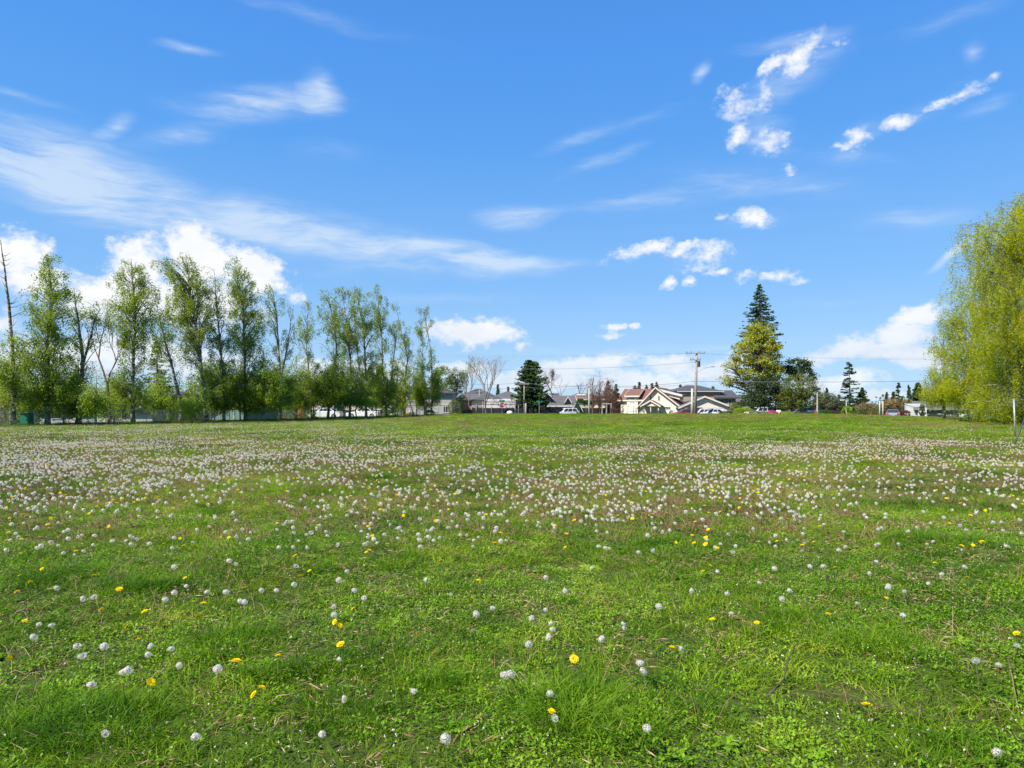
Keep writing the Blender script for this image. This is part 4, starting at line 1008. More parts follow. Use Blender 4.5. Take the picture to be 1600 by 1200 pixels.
# ------------------------------------------------------------------ BIRCH ROW
def rowD(px):
    k = (px - 800) / F; t = (36 + 46 * k) / (25.5 - 51 * k); return 46 + 51 * t
G_ = 'birches in the row along the fence'
BR = [
 (20, [(20, 668), (18, 570), (13, 480), (3, 376)], [(500, 24, 14, .3), (550, 22, 26, .6), (590, 22, 34, .9), (628, 26, 34, .7)], 60, dict(bare=10, rb=.19), 'dead-topped birch with one bare spire, first at the left edge'),
 (74, [(74, 666), (72, 600), (74, 540), (80, 470), (72, 396)], [(394, 76, 10, .7), (420, 80, 26, .8), (460, 76, 32, .9), (510, 74, 36, 1), (560, 70, 42, 1), (600, 76, 42, 1.2), (628, 78, 36, .8)], 150, dict(rb=.18), 'full leafy birch, second from the left edge'),
 (123, [(122, 664), (127, 600), (129, 560), (120, 500), (116, 450)], [(452, 122, 16, .6), (490, 128, 26, .6), (540, 130, 30, .35), (590, 118, 26, .5), (636, 104, 30, 1.1)], 85, dict(rb=.2, stems=[[(127, 600), (134, 560), (142, 540), (150, 500), (156, 480)]]), 'forked birch with bare reddish limbs and white base, third from the left edge'),
 (208, [(208, 664), (208, 600), (211, 550), (213, 480), (203, 404)], [(400, 202, 8, .6), (422, 206, 28, .9), (465, 210, 33, 1), (505, 213, 30, 1), (555, 205, 20, .5), (600, 200, 32, .8), (628, 205, 32, 1)], 125, dict(rb=.17), 'birch with a rounded drooping top just right of the half-dead one'),
 (283, [(283, 660), (278, 620), (268, 570), (258, 530), (246, 478)], [(455, 244, 14, .7), (482, 250, 22, .7), (530, 254, 22, .5), (590, 268, 20, .35)], 48, dict(rb=.17), 'thin birch leaning to the left with a dark curved trunk'),
 (318, [(322, 658), (316, 590), (308, 530), (299, 470), (291, 398)], [(388, 292, 8, .7), (402, 272, 34, .9), (425, 282, 40, 1.0), (455, 294, 30, 1), (485, 298, 38, 1.2), (515, 296, 38, 1.0), (545, 300, 24, .5), (600, 324, 26, .7), (630, 326, 24, .8)], 155, dict(rb=.19), 'tallest dark green birch with a crown flung to the left'),
 (350, [(350, 656), (348, 590), (344, 520), (336, 420)], [(415, 330, 10, .5), (460, 334, 20, .6), (510, 346, 24, .8), (560, 350, 22, .7), (595, 348, 36, 1.3), (628, 348, 34, 1.2)], 110, dict(rb=.14), 'birch with pale sparse top between the tallest and the straight one'),
 (384, [(384, 656), (382, 560), (379, 480), (366, 406)], [(402, 362, 12, .7), (425, 372, 24, .9), (465, 380, 28, 1.1), (505, 384, 28, 1), (555, 382, 24, .6), (600, 392, 34, 1.2), (628, 396, 30, 1.1)], 150, dict(rb=.17), 'straight tall birch with dense oval crown in front of the round vent'),
 (438, [(438, 655), (436, 570), (432, 500), (427, 452)], [(446, 430, 14, .6), (478, 435, 28, .55), (520, 440, 30, .55), (562, 430, 26, .6), (596, 430, 36, 1.3), (628, 430, 34, 1.1)], 110, dict(rb=.16, stems=[[(437, 600), (446, 560), (455, 510), (460, 476)]]), 'double-stemmed birch with thin airy top and a crow-like knot'),
 (487, [(487, 654), (484, 600), (478, 540), (481, 470)], [(464, 480, 12, .6), (496, 482, 22, .65), (540, 479, 17, .4), (590, 480, 27, 1), (624, 482, 24, 1)], 75, dict(rb=.13), 'slender birch right of the double-stemmed one'),
 (512, [(512, 653), (519, 590), (526, 545), (520, 500), (512, 458)], [(450, 510, 10, .7), (478, 514, 24, .8), (520, 520, 24, .6), (565, 520, 18, .6), (600, 524, 28, 1.1), (628, 522, 22, .8)], 95, dict(rb=.15), 'birch with a kinked dark trunk in front of the wreath house'),
 (546, [(546, 652), (550, 600), (546, 530), (534, 456)], [(450, 536, 10, .8), (475, 540, 22, .9), (515, 545, 26, .8), (560, 550, 20, .7), (600, 550, 26, 1.1), (626, 550, 22, .8)], 100, dict(rb=.14), 'birch with sharp narrow top, fourth tree left of the gap'),
 (572, [(572, 651), (572, 590), (568, 520), (556, 452)], [(442, 556, 8, .8), (465, 562, 20, .9), (505, 572, 25, .9), (555, 575, 20, .7), (600, 574, 27, 1.1), (628, 570, 22, .9)], 105, dict(rb=.16, stems=[[(572, 640), (562, 580), (556, 520), (552, 470)]]), 'twin-trunked birch with joined crowns, third tree left of the gap'),
 (604, [(604, 651), (599, 590), (596, 520), (590, 452)], [(446, 586, 8, .8), (470, 592, 17, 1), (510, 597, 20, .8), (555, 603, 20, .6), (600, 602, 26, 1.1), (628, 600, 20, .8)], 100, dict(rb=.15, stems=[[(604, 640), (612, 580), (620, 520), (624, 490)]]), 'birch with three upright spires, left of the narrow gap'),
 (645, [(646, 650), (630, 600), (638, 560), (624, 506)], [(500, 622, 12, .6), (530, 630, 18, .5), (570, 636, 18, .45), (605, 636, 18, .6)], 60, dict(rb=.2), 'birch with stout white flaking trunk and thin crown, right of the gap'),
 (672, [(674, 650), (676, 600), (672, 540), (662, 482)], [(476, 658, 12, .7), (505, 664, 17, .7), (555, 668, 16, .6), (596, 668, 24, 1.4), (628, 664, 24, 1.2)], 85, dict(rb=.12, stems=[[(664, 650), (661, 590), (660, 530), (656, 490)]]), 'last birch at the right end of the row with twin vertical stems'),
]
for i, (px, T, PR, nb, kw, lb) in enumerate(BR):
    D = rowD(px); k = (D / 70.0)
    kw = dict(kw); kw['rb'] = kw.get('rb', .15) * 1.0
    birch(px, D, T, PR, int(nb * (.75 + .25 * k)), lb, leaf=.115 * (.8 + .25 * k), seed=100 + i, strands=7, per=32, hang=(.3, 1.0 * (.7 + .4 * k)), **kw)
LO = [(150, -3, [(600, 150, 12, .7), (625, 150, 20, 1)], 26, 'small sapling right of the forked birch'), (250, 2, [(598, 250, 12, .8), (625, 252, 22, 1)], 34, 'young birch beside the leaning one'),
      (300, -4, [(610, 300, 12, .8), (632, 300, 20, 1)], 28, 'little birch at the foot of the leaning one'), (375, 4, [(585, 375, 16, .8), (620, 376, 24, 1)], 42, 'young birch behind the straight tall one'),
      (490, 3, [(590, 492, 14, .8), (622, 492, 22, 1)], 34, 'young birch behind the slender one'), (556, -3, [(588, 556, 14, .8), (625, 556, 24, 1)], 44, 'young birch between the sharp-topped and twin-trunked ones'), (650, 4, [(590, 652, 10, .8), (620, 652, 16, 1)], 26, 'small birch between the stout white trunk and the last birch'),
      (100, 3, [(570, 100, 8, .5), (600, 98, 22, 1), (630, 98, 30, 1)], 40, 'low leafy birch sapling between second and third trees'),
      (335, 4, [(572, 336, 18, 1), (600, 334, 30, 1.2), (630, 334, 30, 1)], 80, 'low drooping birch under the tallest one'),
      (414, -3, [(562, 412, 14, .8), (590, 412, 30, 1.3), (628, 412, 32, 1.2)], 90, 'weeping young birch in front of the teal house'),
      (462, 3, [(575, 462, 16, .7), (605, 462, 26, 1.2), (630, 460, 24, 1)], 60, 'low drooping birch above the orange-yellow bush'),
      (523, -2, [(565, 522, 14, .8), (590, 522, 26, 1.3), (625, 520, 26, 1)], 65, 'drooping young birch before the white house'),
      (588, 3, [(570, 588, 12, .8), (600, 588, 24, 1.2), (630, 590, 24, 1)], 60, 'leafy young birch at the foot of the three spires'),
      (622, 4, [(575, 620, 14, .8), (600, 620, 20, 1.2), (628, 620, 20, 1)], 50, 'drooping young birch filling the narrow gap'),
      (178, 4, [(595, 180, 14, .8), (620, 182, 26, 1.1), (640, 185, 30, 1)], 55, 'low spreading birch before the garage doors of the ranch house'),
      (48, 3, [(590, 46, 16, .9), (620, 46, 26, 1.1), (636, 46, 26, 1)], 45, 'low leafy birch above the green bin')]
for i, (px, dd, PR, nb, lb) in enumerate(LO):
    D = rowD(px) + dd; PR = [(PR[0][0] - 26, PR[0][1], PR[0][2] * .45, .35)] + PR
    birch(px, D, [(px, 660), (PR[0][1], PR[0][0] + 8)], PR, nb, lb, group='low drooping birches in the row', leaf=.13 * (.8 + .25 * D / 70), seed=160 + i, strands=5, per=34, hang=(.3, 1.5), rb=.08, mat='leaf_birch_lo', spread=.15, wide=1.4, asc=(1.0, 2.4))

# ------------------------------------------------------------------ WEEPING BIRCHES AT THE RIGHT
WG = None
birch(1622, 50, [(1622, 664), (1626, 560), (1630, 420), (1640, 270)], [(262, 1655, 40, .6), (300, 1646, 66, 1.2), (326, 1630, 98, 1.5), (350, 1612, 112, 1.6), (400, 1608, 116, 1.3), (450, 1604, 118, 1.3), (500, 1600, 100, 1.1), (560, 1604, 100, 1.3), (605, 1604, 92, 1.3), (632, 1606, 88, 1.1)],
      330, 'huge yellow-green weeping birch at the right edge', WG, strands=13, per=54, leaf=.095, hang=(.8, 2.7), rb=.42, mat='leaf_weep', seed=301, name='weeping_birch', spread=.085, asc=(.5, 1.2), limb=.6, wide=1.05)
birch(1520, 63, [(1520, 662), (1522, 600), (1524, 480)], [(462, 1530, 34, .7), (485, 1512, 52, 1), (520, 1510, 50, .8), (560, 1512, 48, .9), (600, 1508, 44, 1.1), (624, 1506, 36, .9)],
      150, 'smaller weeping birch standing behind the huge one, dark gaps in it', WG, strands=9, per=44, leaf=.11, hang=(.5, 1.7), rb=.26, mat='leaf_weep', seed=302, name='weeping_birch', spread=.13, asc=(.5, 1.2), limb=.6, wide=1.05)
birch(1474, 70, [(1474, 660), (1474, 620), (1474, 520)], [(500, 1478, 14, .4), (535, 1468, 30, .4), (565, 1476, 22, .5), (598, 1470, 38, 1), (620, 1466, 26, 1.0)],
      95, 'leftmost weeping birch with a thin hanging branch over the fir', WG, strands=6, per=38, leaf=.12, hang=(.5, 1.6), rb=.16, mat='leaf_weep', seed=303, name='weeping_birch', spread=.14, limb=.6, wide=1.05)
shrub(1560, 58, 641, 46, 'dense green undergrowth below the huge weeping birch', 'leaf_green', 310, 5000, .12, depth=1.6, name='undergrowth')
shrub(1625, 56, 636, 40, 'tall shaded undergrowth at the right edge behind the steel post', 'leaf_green', 311, 5000, .12, depth=1.6, name='undergrowth')

# ------------------------------------------------------------------ GROUND
def groundmat():
    m, nt, out = newmat('meadow_soil'); pos = worldpos(nt)
    n1 = noise(nt, .35, 5, .6, pos); n2 = noise(nt, 6, 5, .7, pos); n3 = noise(nt, 45, 3, .7, pos)
    a = ramp(nt, n1, [(.35, (.04, .07, .008)), (.5, (.06, .10, .010)), (.62, (.09, .09, .02))])
    b = ramp(nt, n2, [(.35, (.03, .035, .012)), (.55, (.06, .10, .012)), (.7, (.11, .10, .035))])
    c = mixcol(nt, .5, a, b)
    c = mixcol(nt, .3, c, ramp(nt, n3, [(.3, (.035, .03, .02)), (.7, (.07, .09, .02))]))
    p = N(nt, 'ShaderNodeBsdfPrincipled'); p.inputs['Roughness'].default_value = .95; p.inputs['Specular IOR Level'].default_value = .1
    nt.links.new(c, p.inputs['Base Color'])
    bp = N(nt, 'ShaderNodeBump'); bp.inputs['Strength'].default_value = .8; bp.inputs['Distance'].default_value = .05
    nt.links.new(n2, bp.inputs['Height']); nt.links.new(bp.outputs[0], p.inputs['Normal'])
    nt.links.new(p.outputs[0], out.inputs[0]); return m
M['soil'] = groundmat()
xs = np.concatenate([-np.geomspace(5000, 92, 24), np.linspace(-90, 90, 301), np.geomspace(92, 5000, 24)])
ys = np.concatenate([-np.geomspace(3000, 32, 16), np.linspace(-30, 124, 257), np.geomspace(126, 6000, 30)])
XX, YY = np.meshgrid(xs, ys); ZZ = ground(XX, YY)
nx, ny = len(xs), len(ys)
I = (np.arange(ny - 1)[:, None] * nx + np.arange(nx - 1)[None]).ravel()
o = npobj('field', np.stack([XX, YY, ZZ], -1).reshape(-1, 3), np.stack([I, I + 1, I + 1 + nx, I + nx], 1), M['soil'])
o['kind'] = 'structure'; o.data.polygons.foreach_set('use_smooth', [True] * len(o.data.polygons))
rd = MB(); rx = np.linspace(-60, 150, 43)
for i in range(len(rx) - 1):
    b = len(rd.v); rd.v += [(rx[i], 104.5, B0 + .04), (rx[i + 1], 104.5, B0 + .04), (rx[i + 1], 113.5, B0 + .04), (rx[i], 113.5, B0 + .04)]; rd.f.append([b, b + 1, b + 2, b + 3]); rd.mi.append(0)
rd.build('road', M['asphalt'])['kind'] = 'structure'

# ------------------------------------------------------------------ GRASS PROTOTYPES
def grassmat(name, c0, c1, c2, c3, trans=.35):
    m, nt, out = newmat(name); ge = N(nt, 'ShaderNodeNewGeometry'); pos = ge.outputs['Position']
    n1 = noise(nt, .28, 4, .6, pos); n2 = noise(nt, 1.9, 4, .65, pos)
    s1 = N(nt, 'ShaderNodeMath', operation='MULTIPLY_ADD'); nt.links.new(n2, s1.inputs[0]); s1.inputs[1].default_value = 1.1; s1.inputs[2].default_value = -.55
    s2 = N(nt, 'ShaderNodeMath', operation='MULTIPLY_ADD'); nt.links.new(n1, s2.inputs[0]); s2.inputs[1].default_value = 1.3; nt.links.new(s1.outputs[0], s2.inputs[2])
    s3 = N(nt, 'ShaderNodeMath', operation='MULTIPLY_ADD'); nt.links.new(ge.outputs['Random Per Island'], s3.inputs[0]); s3.inputs[1].default_value = .34; nt.links.new(s2.outputs[0], s3.inputs[2])
    s4 = N(nt, 'ShaderNodeMath', operation='SUBTRACT'); nt.links.new(s3.outputs[0], s4.inputs[0]); s4.inputs[1].default_value = .32
    c = ramp(nt, s4.outputs[0], [(.12, c0), (.42, c1), (.68, c2), (.95, c3)])
    p = N(nt, 'ShaderNodeBsdfPrincipled'); p.inputs['Roughness'].default_value = .5; p.inputs['Specular IOR Level'].default_value = .14
    nt.links.new(c, p.inputs['Base Color'])
    t = N(nt, 'ShaderNodeBsdfTranslucent'); nt.links.new(mixcol(nt, 1, c, (1.2, 1.35, .6), 'MULTIPLY'), t.inputs[0])
    mx = N(nt, 'ShaderNodeMixShader'); mx.inputs[0].default_value = trans
    nt.links.new(p.outputs[0], mx.inputs[1]); nt.links.new(t.outputs[0], mx.inputs[2]); nt.links.new(mx.outputs[0], out.inputs[0]); return m
M['grass'] = grassmat('grass_blades', (.045, .11, .003), (.13, .235, .005), (.24, .34, .011), (.43, .44, .06))
M['grass_lush'] = grassmat('lush_grass', (.028, .085, .003), (.07, .165, .004), (.145, .27, .008), (.28, .38, .03))
M['clover'] = grassmat('clover_leaves', (.045, .12, .004), (.11, .23, .007), (.20, .35, .014), (.38, .47, .07), .25)
M['straw'] = plain('dry_stalks', (.34, .24, .14), .8, .3, 20)
M['ruddy_stem'] = plain('ruddy_stalks', (.24, .13, .07), .7, .3, 20)
M['stem_green'] = plain('flower_stem', (.16, .20, .06), .6, .2, 20)
def petalmat(name, col, tr):
    m, nt, out = newmat(name); ge = N(nt, 'ShaderNodeNewGeometry')
    c = ramp(nt, ge.outputs['Random Per Island'], [(0, [v * .82 for v in col]), (1, [min(1, v * 1.08) for v in col])])
    d = N(nt, 'ShaderNodeBsdfDiffuse'); t = N(nt, 'ShaderNodeBsdfTranslucent'); nt.links.new(c, d.inputs[0]); nt.links.new(c, t.inputs[0])
    mx = N(nt, 'ShaderNodeMixShader'); mx.inputs[0].default_value = tr; nt.links.new(d.outputs[0], mx.inputs[1]); nt.links.new(t.outputs[0], mx.inputs[2]); nt.links.new(mx.outputs[0], out.inputs[0]); return m
M['pappus'] = petalmat('seed_fluff', (.92, .88, .80), .6)
M['pappus_far'] = petalmat('seed_fluff_far', (.82, .76, .66), .4)
M['petal'] = petalmat('dandelion_petal', (.95, .68, .012), .3)
M['core'] = plain('seed_core', (.27, .25, .19), .9, .2, 40)
M['petal_white'] = petalmat('tiny_pale_petal', (.70, .62, .50), .2)

PROTO = []
def proto(name, parts):
    """parts: list of (V, F4, material); one mesh"""
    Vs, Fs, mi, mats, b = [], [], [], [], 0
    for k, (V, Fc, m) in enumerate(parts):
        Vs.append(V); Fs.append(Fc + b); b += len(V); mi.append(np.full(len(Fc), k)); mats.append(m)
    me = npmesh(name, np.concatenate(Vs), np.concatenate(Fs))
    for m in mats: me.materials.append(M[m])
    me.polygons.foreach_set('material_index', np.concatenate(mi).astype(np.int32))
    o = bpy.data.objects.new(name, me); PROTO.append(o); return len(PROTO) - 1

def blades(n, rad, h0, h1, w, lean, g, segs=3, comb=(0, 0), flat=0):
    """curved tapering blades; quads (tip quad nearly closed)"""
    a = g.uniform(0, 6.283, n); r = rad * np.sqrt(g.uniform(0, 1, n)); base = np.stack([r * np.cos(a), r * np.sin(a), np.full(n, -.01)], 1)
    h = g.uniform(h0, h1, n); ph = g.uniform(0, 6.283, n); l = h * g.uniform(.15, 1, n) * lean
    d = np.stack([np.cos(ph) * l + comb[0] * h + base[:, 0] * .8 * lean, np.sin(ph) * l + comb[1] * h + base[:, 1] * .8 * lean, np.zeros(n)], 1)
    sd = np.stack([-np.sin(ph + g.normal(size=n) * .6), np.cos(ph + g.normal(size=n) * .6), np.zeros(n)], 1)
    ww = w * g.uniform(.6, 1.4, n); V = np.empty((n, (segs + 1) * 2, 3))
    for i in range(segs + 1):
        t = i / segs; c = base + d * (t ** 1.8) + np.array([0, 0, 1]) * (h * (t - .38 * lean * t ** 2.4))[:, None]
        wd = (ww * (1 - t) ** .6 * .5 + (.0002 if i == segs else 0))[:, None]
        V[:, 2 * i] = c - sd * wd; V[:, 2 * i + 1] = c + sd * wd
    Q = []
    m = (segs + 1) * 2
    for i in range(segs): Q.append(np.stack([np.arange(n) * m + 2 * i, np.arange(n) * m + 2 * i + 1, np.arange(n) * m + 2 * i + 3, np.arange(n) * m + 2 * i + 2], 1))
    return V.reshape(-1, 3), np.concatenate(Q)

def stemquads(pts, r):
    """3-sided tube as quads"""
    mb = MB(); mb.tube(pts, r, 3, cap=False); return np.array(mb.v), np.array(mb.f)

pg = np.random.default_rng(77)
grass_near = [proto('grass_tuft', [(*blades(34, .12, .025, .08, .0058, 1.15, pg), 'grass')]) for _ in range(4)]
grass_near += [proto('grass_tuft_fine', [(*blades(46, .10, .03, .10, .0040, .95, pg), 'grass')]) for _ in range(3)]
def cloverproto(n, rad):
    a = pg.uniform(0, 6.283, n); r = rad * np.sqrt(pg.uniform(0, 1, n)); C = np.stack([r * np.cos(a), r * np.sin(a), pg.uniform(.008, .042, n)], 1)
    ax = np.stack([np.cos(a), np.sin(a), pg.uniform(-.2, .7, n)], 1); ax /= np.linalg.norm(ax, axis=1, keepdims=True)
    ax = ax + .7 * unit(n, pg); ax /= np.linalg.norm(ax, axis=1, keepdims=True)
    sd = np.cross(ax, np.array([0, 0, 1.0])); sd /= np.linalg.norm(sd, axis=1, keepdims=True); s = pg.uniform(.008, .02, n)[:, None]
    V = np.empty((n, 4, 3)); V[:, 0] = C - ax * s * .5; V[:, 1] = C + sd * s * .33 + ax * s * .12; V[:, 2] = C + ax * s * .6; V[:, 3] = C - sd * s * .33 + ax * s * .12
    return V.reshape(-1, 3), np.arange(4 * n).reshape(n, 4)
clover = [proto('clover_patch', [(*cloverproto(70, .13), 'clover'), (*blades(14, .12, .03, .07, .0035, 1.1, pg), 'grass')]) for _ in range(3)]
def rosette():
    V, Fc = [], []; n = 9
    for i in range(n):
        ph = 6.283 * i / n + pg.uniform(-.3, .3); L = pg.uniform(.06, .13); el = pg.uniform(.15, .7); pts = []
        for j in range(6):
            t = j / 5; w = (.004 + .016 * math.sin(3.0 * t ** 1.2)) * (1.25 if j % 2 else .7); x = L * t * math.cos(el * (1 - .7 * t)); z = .005 + L * t * math.sin(el) * (1 - .65 * t)
            for s in (-1, 1): pts.append((x * math.cos(ph) - s * w * math.sin(ph), x * math.sin(ph) + s * w * math.cos(ph), z + .003 * abs(s)))
        b = len(V); V += pts; Fc += [[b + 2 * j, b + 2 * j + 1, b + 2 * j + 3, b + 2 * j + 2] for j in range(5)]
    return np.array(V), np.array(Fc)
ros = [proto('leaf_rosette', [(*rosette(), 'clover')]) for _ in range(3)]
lush = [proto('tall_tuft', [(*blades(110, .13, .06, .17, .0052, 1.0, pg, 4, (pg.uniform(-.3, .3), pg.uniform(-.2, .2))), 'grass_lush')]) for _ in range(4)]
mid = [proto('grass_mat', [(*blades(90, .26, .035, .09, .008, 1.0, pg, 2), 'grass')]) for _ in range(4)]
mid_l = [proto('lush_mat', [(*blades(90, .26, .06, .13, .008, .9, pg, 2), 'grass_lush')]) for _ in range(2)]
far = [proto('far_grass_mat', [(*blades(70, .6, .04, .10, .022, 1.0, pg, 2), 'grass')]) for _ in range(3)]
def strawproto(n, rad, h, mat, r=.0014):
    parts = []
    for i in range(n):
        a = pg.uniform(0, 6.283); rr = rad * pg.uniform() ** .5; L = pg.uniform(*h); el = pg.uniform(.1, 1.2); ph = pg.uniform(0, 6.283); b = np.array([rr * math.cos(a), rr * math.sin(a), 0])
        e = b + np.array([math.cos(ph) * L * math.cos(el), math.sin(ph) * L * math.cos(el), L * math.sin(el)]); m_ = (b + e) / 2 + np.array([0, 0, .2 * L])
        parts.append((*stemquads([b, m_, e], [r, r * .9, r * .6]), mat))
    V = np.concatenate([p[0] for p in parts]); off = np.cumsum([0] + [len(p[0]) for p in parts[:-1]])
    return V, np.concatenate([p[1] + o_ for p, o_ in zip(parts, off)]), mat
straw = [proto('dry_stalks', [strawproto(5, .12, (.05, .13), m_)]) for m_ in ('straw', 'ruddy_stem', 'straw', 'ruddy_stem')]
ruddy_far = [proto('ruddy_stalks', [strawproto(14, .22, (.07, .14), 'ruddy_stem', .003), strawproto(6, .22, (.05, .1), 'straw', .003)]) for _ in range(2)]
def tinyw():
    C = np.stack([pg.normal(size=5) * .07, pg.normal(size=5) * .07, pg.uniform(.03, .06, 5)], 1); return (*leafquads(np.repeat(C, 4, 0) + pg.normal(size=(20, 3)) * .0025, .008, .7, g=pg), 'petal_white')
def thatch():
    n = 26; C = np.stack([pg.normal(size=n) * .08, pg.normal(size=n) * .08, pg.uniform(.004, .03, n)], 1); ax = unit(n, pg); ax[:, 2] *= .25
    return leafquads(C, .045, .09, 0, axis=ax * 2, g=pg)
thatchp = [proto('dead_thatch', [(*thatch(), m_)]) for m_ in ('straw', 'ruddy_stem')]
tiny = [proto('tiny_white_flowers', [tinyw()]) for _ in range(2)]

# dandelions -------------------------------------------------------------
def stempts(h, bend, g):
    return [(0, 0, -.01), (bend * .3, 0, h * .4), (bend * .8, 0, h * .8), (bend, 0, h)]
def headgeo(g, n, R0, hair=True):
    u = unit(n, g); C = u * (R0 * g.uniform(.82, 1.0, n))[:, None]; w = unit(n, g)
    ax = np.cross(u, w); ax /= np.linalg.norm(ax, axis=1, keepdims=True); bx = np.cross(u, ax)
    s = (R0 * .125 * g.uniform(.7, 1.3, n) * (1 if n > 60 else 2.7))[:, None]; cup = u * s * .25
    V = np.empty((n, 4, 3)); V[:, 0] = C - ax * s + cup; V[:, 1] = C - bx * s * .8 - cup; V[:, 2] = C + ax * s + cup; V[:, 3] = C + bx * s * .8 - cup
    V = V.reshape(-1, 3); Fc = np.arange(4 * n).reshape(n, 4)
    if hair:
        H = np.empty((n, 4, 3)); q = ax * R0 * .009; H[:, 0] = u * R0 * .2 - q; H[:, 1] = u * R0 * .2 + q; H[:, 2] = C + q; H[:, 3] = C - q
        Fc = np.concatenate([Fc, np.arange(4 * n).reshape(n, 4) + 4 * n]); V = np.concatenate([V, H.reshape(-1, 3)])
    return V, Fc
def coregeo(R0):
    mb = MB().ball((0, 0, 0), R0, 6, 4); return np.array(mb.v), mb.f
def petals(g, R0, rings=((22, 1.0, .12), (16, .72, .4), (10, .42, .8))):
    V = []; 
    for n, rr, el in rings:
        for i in range(n):
            ph = 6.283 * i / n + g.uniform(-.12, .12); L = R0 * rr * g.uniform(.88, 1.1); w = R0 * .12; e = el + g.uniform(-.1, .1)
            d = np.array([math.cos(ph) * math.cos(e), math.sin(ph) * math.cos(e), math.sin(e)]); s = np.array([-math.sin(ph), math.cos(ph), 0])
            V += [d * L * .12 - s * w * .3, d * L * .12 + s * w * .3, d * L + s * w, d * L - s * w]
    V = np.array(V); return V, np.arange(len(V)).reshape(-1, 4)
# shared meshes for the individual flowers near the camera
def mkmesh(name, V, Fc, mats):
    me = npmesh(name, V, Fc)
    for m in mats: me.materials.append(M[m])
    return me
DG = np.random.default_rng(5)
HEADS, CORES, STEMS, PETS, STEMY = [], [], [], [], []
mb = MB().ball((0, 0, 0), .0085, 8, 5)
core_me = bpy.data.meshes.new('seed_core'); core_me.from_pydata(mb.v, [], mb.f); core_me.materials.append(M['core'])
for i in range(6):
    V, Fc = headgeo(DG, 260, .0215)
    if i in (3, 5): # half blown clocks
        k = (V.reshape(-1, 4, 3).mean(1) @ np.array([.8, .3, .5]) < .006); Fc = Fc[k]
    HEADS.append(mkmesh('seed_head', V, Fc, ['pappus']))
    h = .10 + .012 * i
    V, Fc = stemquads(stempts(h, .012 * (i - 2), DG), [.0022, .002, .0018, .0018]); STEMS.append((mkmesh('stem', V, Fc, ['stem_green' if i % 3 else 'ruddy_stem']), h, .012 * (i - 2)))
for i in range(5):
    V, Fc = petals(DG, .0215); PETS.append(mkmesh('flower_head', V, Fc, ['petal']))
    h = .10 + .014 * i
    V, Fc = stemquads(stempts(h, .008 * (i - 2), DG), [.0024, .0022, .002, .002]); STEMY.append((mkmesh('stem', V, Fc, ['stem_green']), h, .008 * (i - 2)))
mb = MB(); mb.tube([(0, 0, -.012), (0, 0, -.004), (0, 0, .001)], [.0025, .006, .007], 7)
calyx_me = bpy.data.meshes.new('calyx'); calyx_me.from_pydata(mb.v, [], mb.f); calyx_me.materials.append(M['stem_green'])

def farwhite(k):
    V, Fc = headgeo(DG, 34, .023, False); V = V + np.array([0, 0, .11 + .01 * k])
    s = stemquads([(0, 0, 0), (.005, 0, .1 + .01 * k)], [.0024, .002]); return [(V, Fc, 'pappus_far'), (s[0], s[1], 'ruddy_stem')]
def faryellow(k):
    V, Fc = petals(DG, .0235, ((12, 1.0, .15), (7, .6, .6))); V = V + np.array([0, 0, .10 + .012 * k])
    s = stemquads([(0, 0, 0), (.003, 0, .10 + .012 * k)], [.0024, .002]); return [(V, Fc, 'petal'), (s[0], s[1], 'stem_green')]
GP = PROTO; PROTO = []
fw = [proto('far_clock', farwhite(i)) for i in range(3)]; WP = PROTO; PROTO = []
fy = [proto('far_flower', faryellow(i)) for i in range(3)]; YP = PROTO

def scatter(name, protos, P_, idx, sc, rot, label, cat, tilt=None):
    col = bpy.data.collections.new(name + '_kinds')
    for i, p in enumerate(protos): p.name = '%s_kind_%02d' % (name, i); col.objects.link(p)
    me = bpy.data.meshes.new(name); me.vertices.add(len(P_)); me.vertices.foreach_set('co', np.ascontiguousarray(P_, dtype=np.float32).ravel())
    for nm, ty, v in (('idx', 'INT', idx.astype(np.int32)), ('sc', 'FLOAT', sc.astype(np.float32))):
        at = me.attributes.new(nm, ty, 'POINT'); at.data.foreach_set('value', v)
    rv = np.zeros((len(P_), 3), np.float32); rv[:, 2] = rot
    if tilt is not None: rv[:, :2] = tilt
    at = me.attributes.new('rot', 'FLOAT_VECTOR', 'POINT'); at.data.foreach_set('vector', rv.ravel())
    o = bpy.data.objects.new(name, me); link(o); tag(o, label, cat, kind='stuff')
    ng = bpy.data.node_groups.new(name, 'GeometryNodeTree')
    ng.interface.new_socket('Geometry', in_out='INPUT', socket_type='NodeSocketGeometry'); ng.interface.new_socket('Geometry', in_out='OUTPUT', socket_type='NodeSocketGeometry')
    gi = ng.nodes.new('NodeGroupInput'); go = ng.nodes.new('NodeGroupOutput'); ip = ng.nodes.new('GeometryNodeInstanceOnPoints'); ci = ng.nodes.new('GeometryNodeCollectionInfo')
    ci.inputs['Collection'].default_value = col; ci.inputs['Separate Children'].default_value = True; ci.inputs['Reset Children'].default_value = True
    ip.inputs['Pick Instance'].default_value = True
    def attr(nm, ty):
        a = ng.nodes.new('GeometryNodeInputNamedAttribute'); a.data_type = ty; a.inputs['Name'].default_value = nm; return a.outputs['Attribute']
    L = ng.links.new
    L(gi.outputs[0], ip.inputs['Points']); L(ci.outputs[0], ip.inputs['Instance']); L(attr('idx', 'INT'), ip.inputs['Instance Index'])
    e2r = ng.nodes.new('FunctionNodeEulerToRotation'); L(attr('rot', 'FLOAT_VECTOR'), e2r.inputs[0]); L(e2r.outputs[0], ip.inputs['Rotation'])
    L(attr('sc', 'FLOAT'), ip.inputs['Scale']); L(ip.outputs[0], go.inputs[0])
    md = o.modifiers.new('scatter', 'NODES'); md.node_group = ng; return o

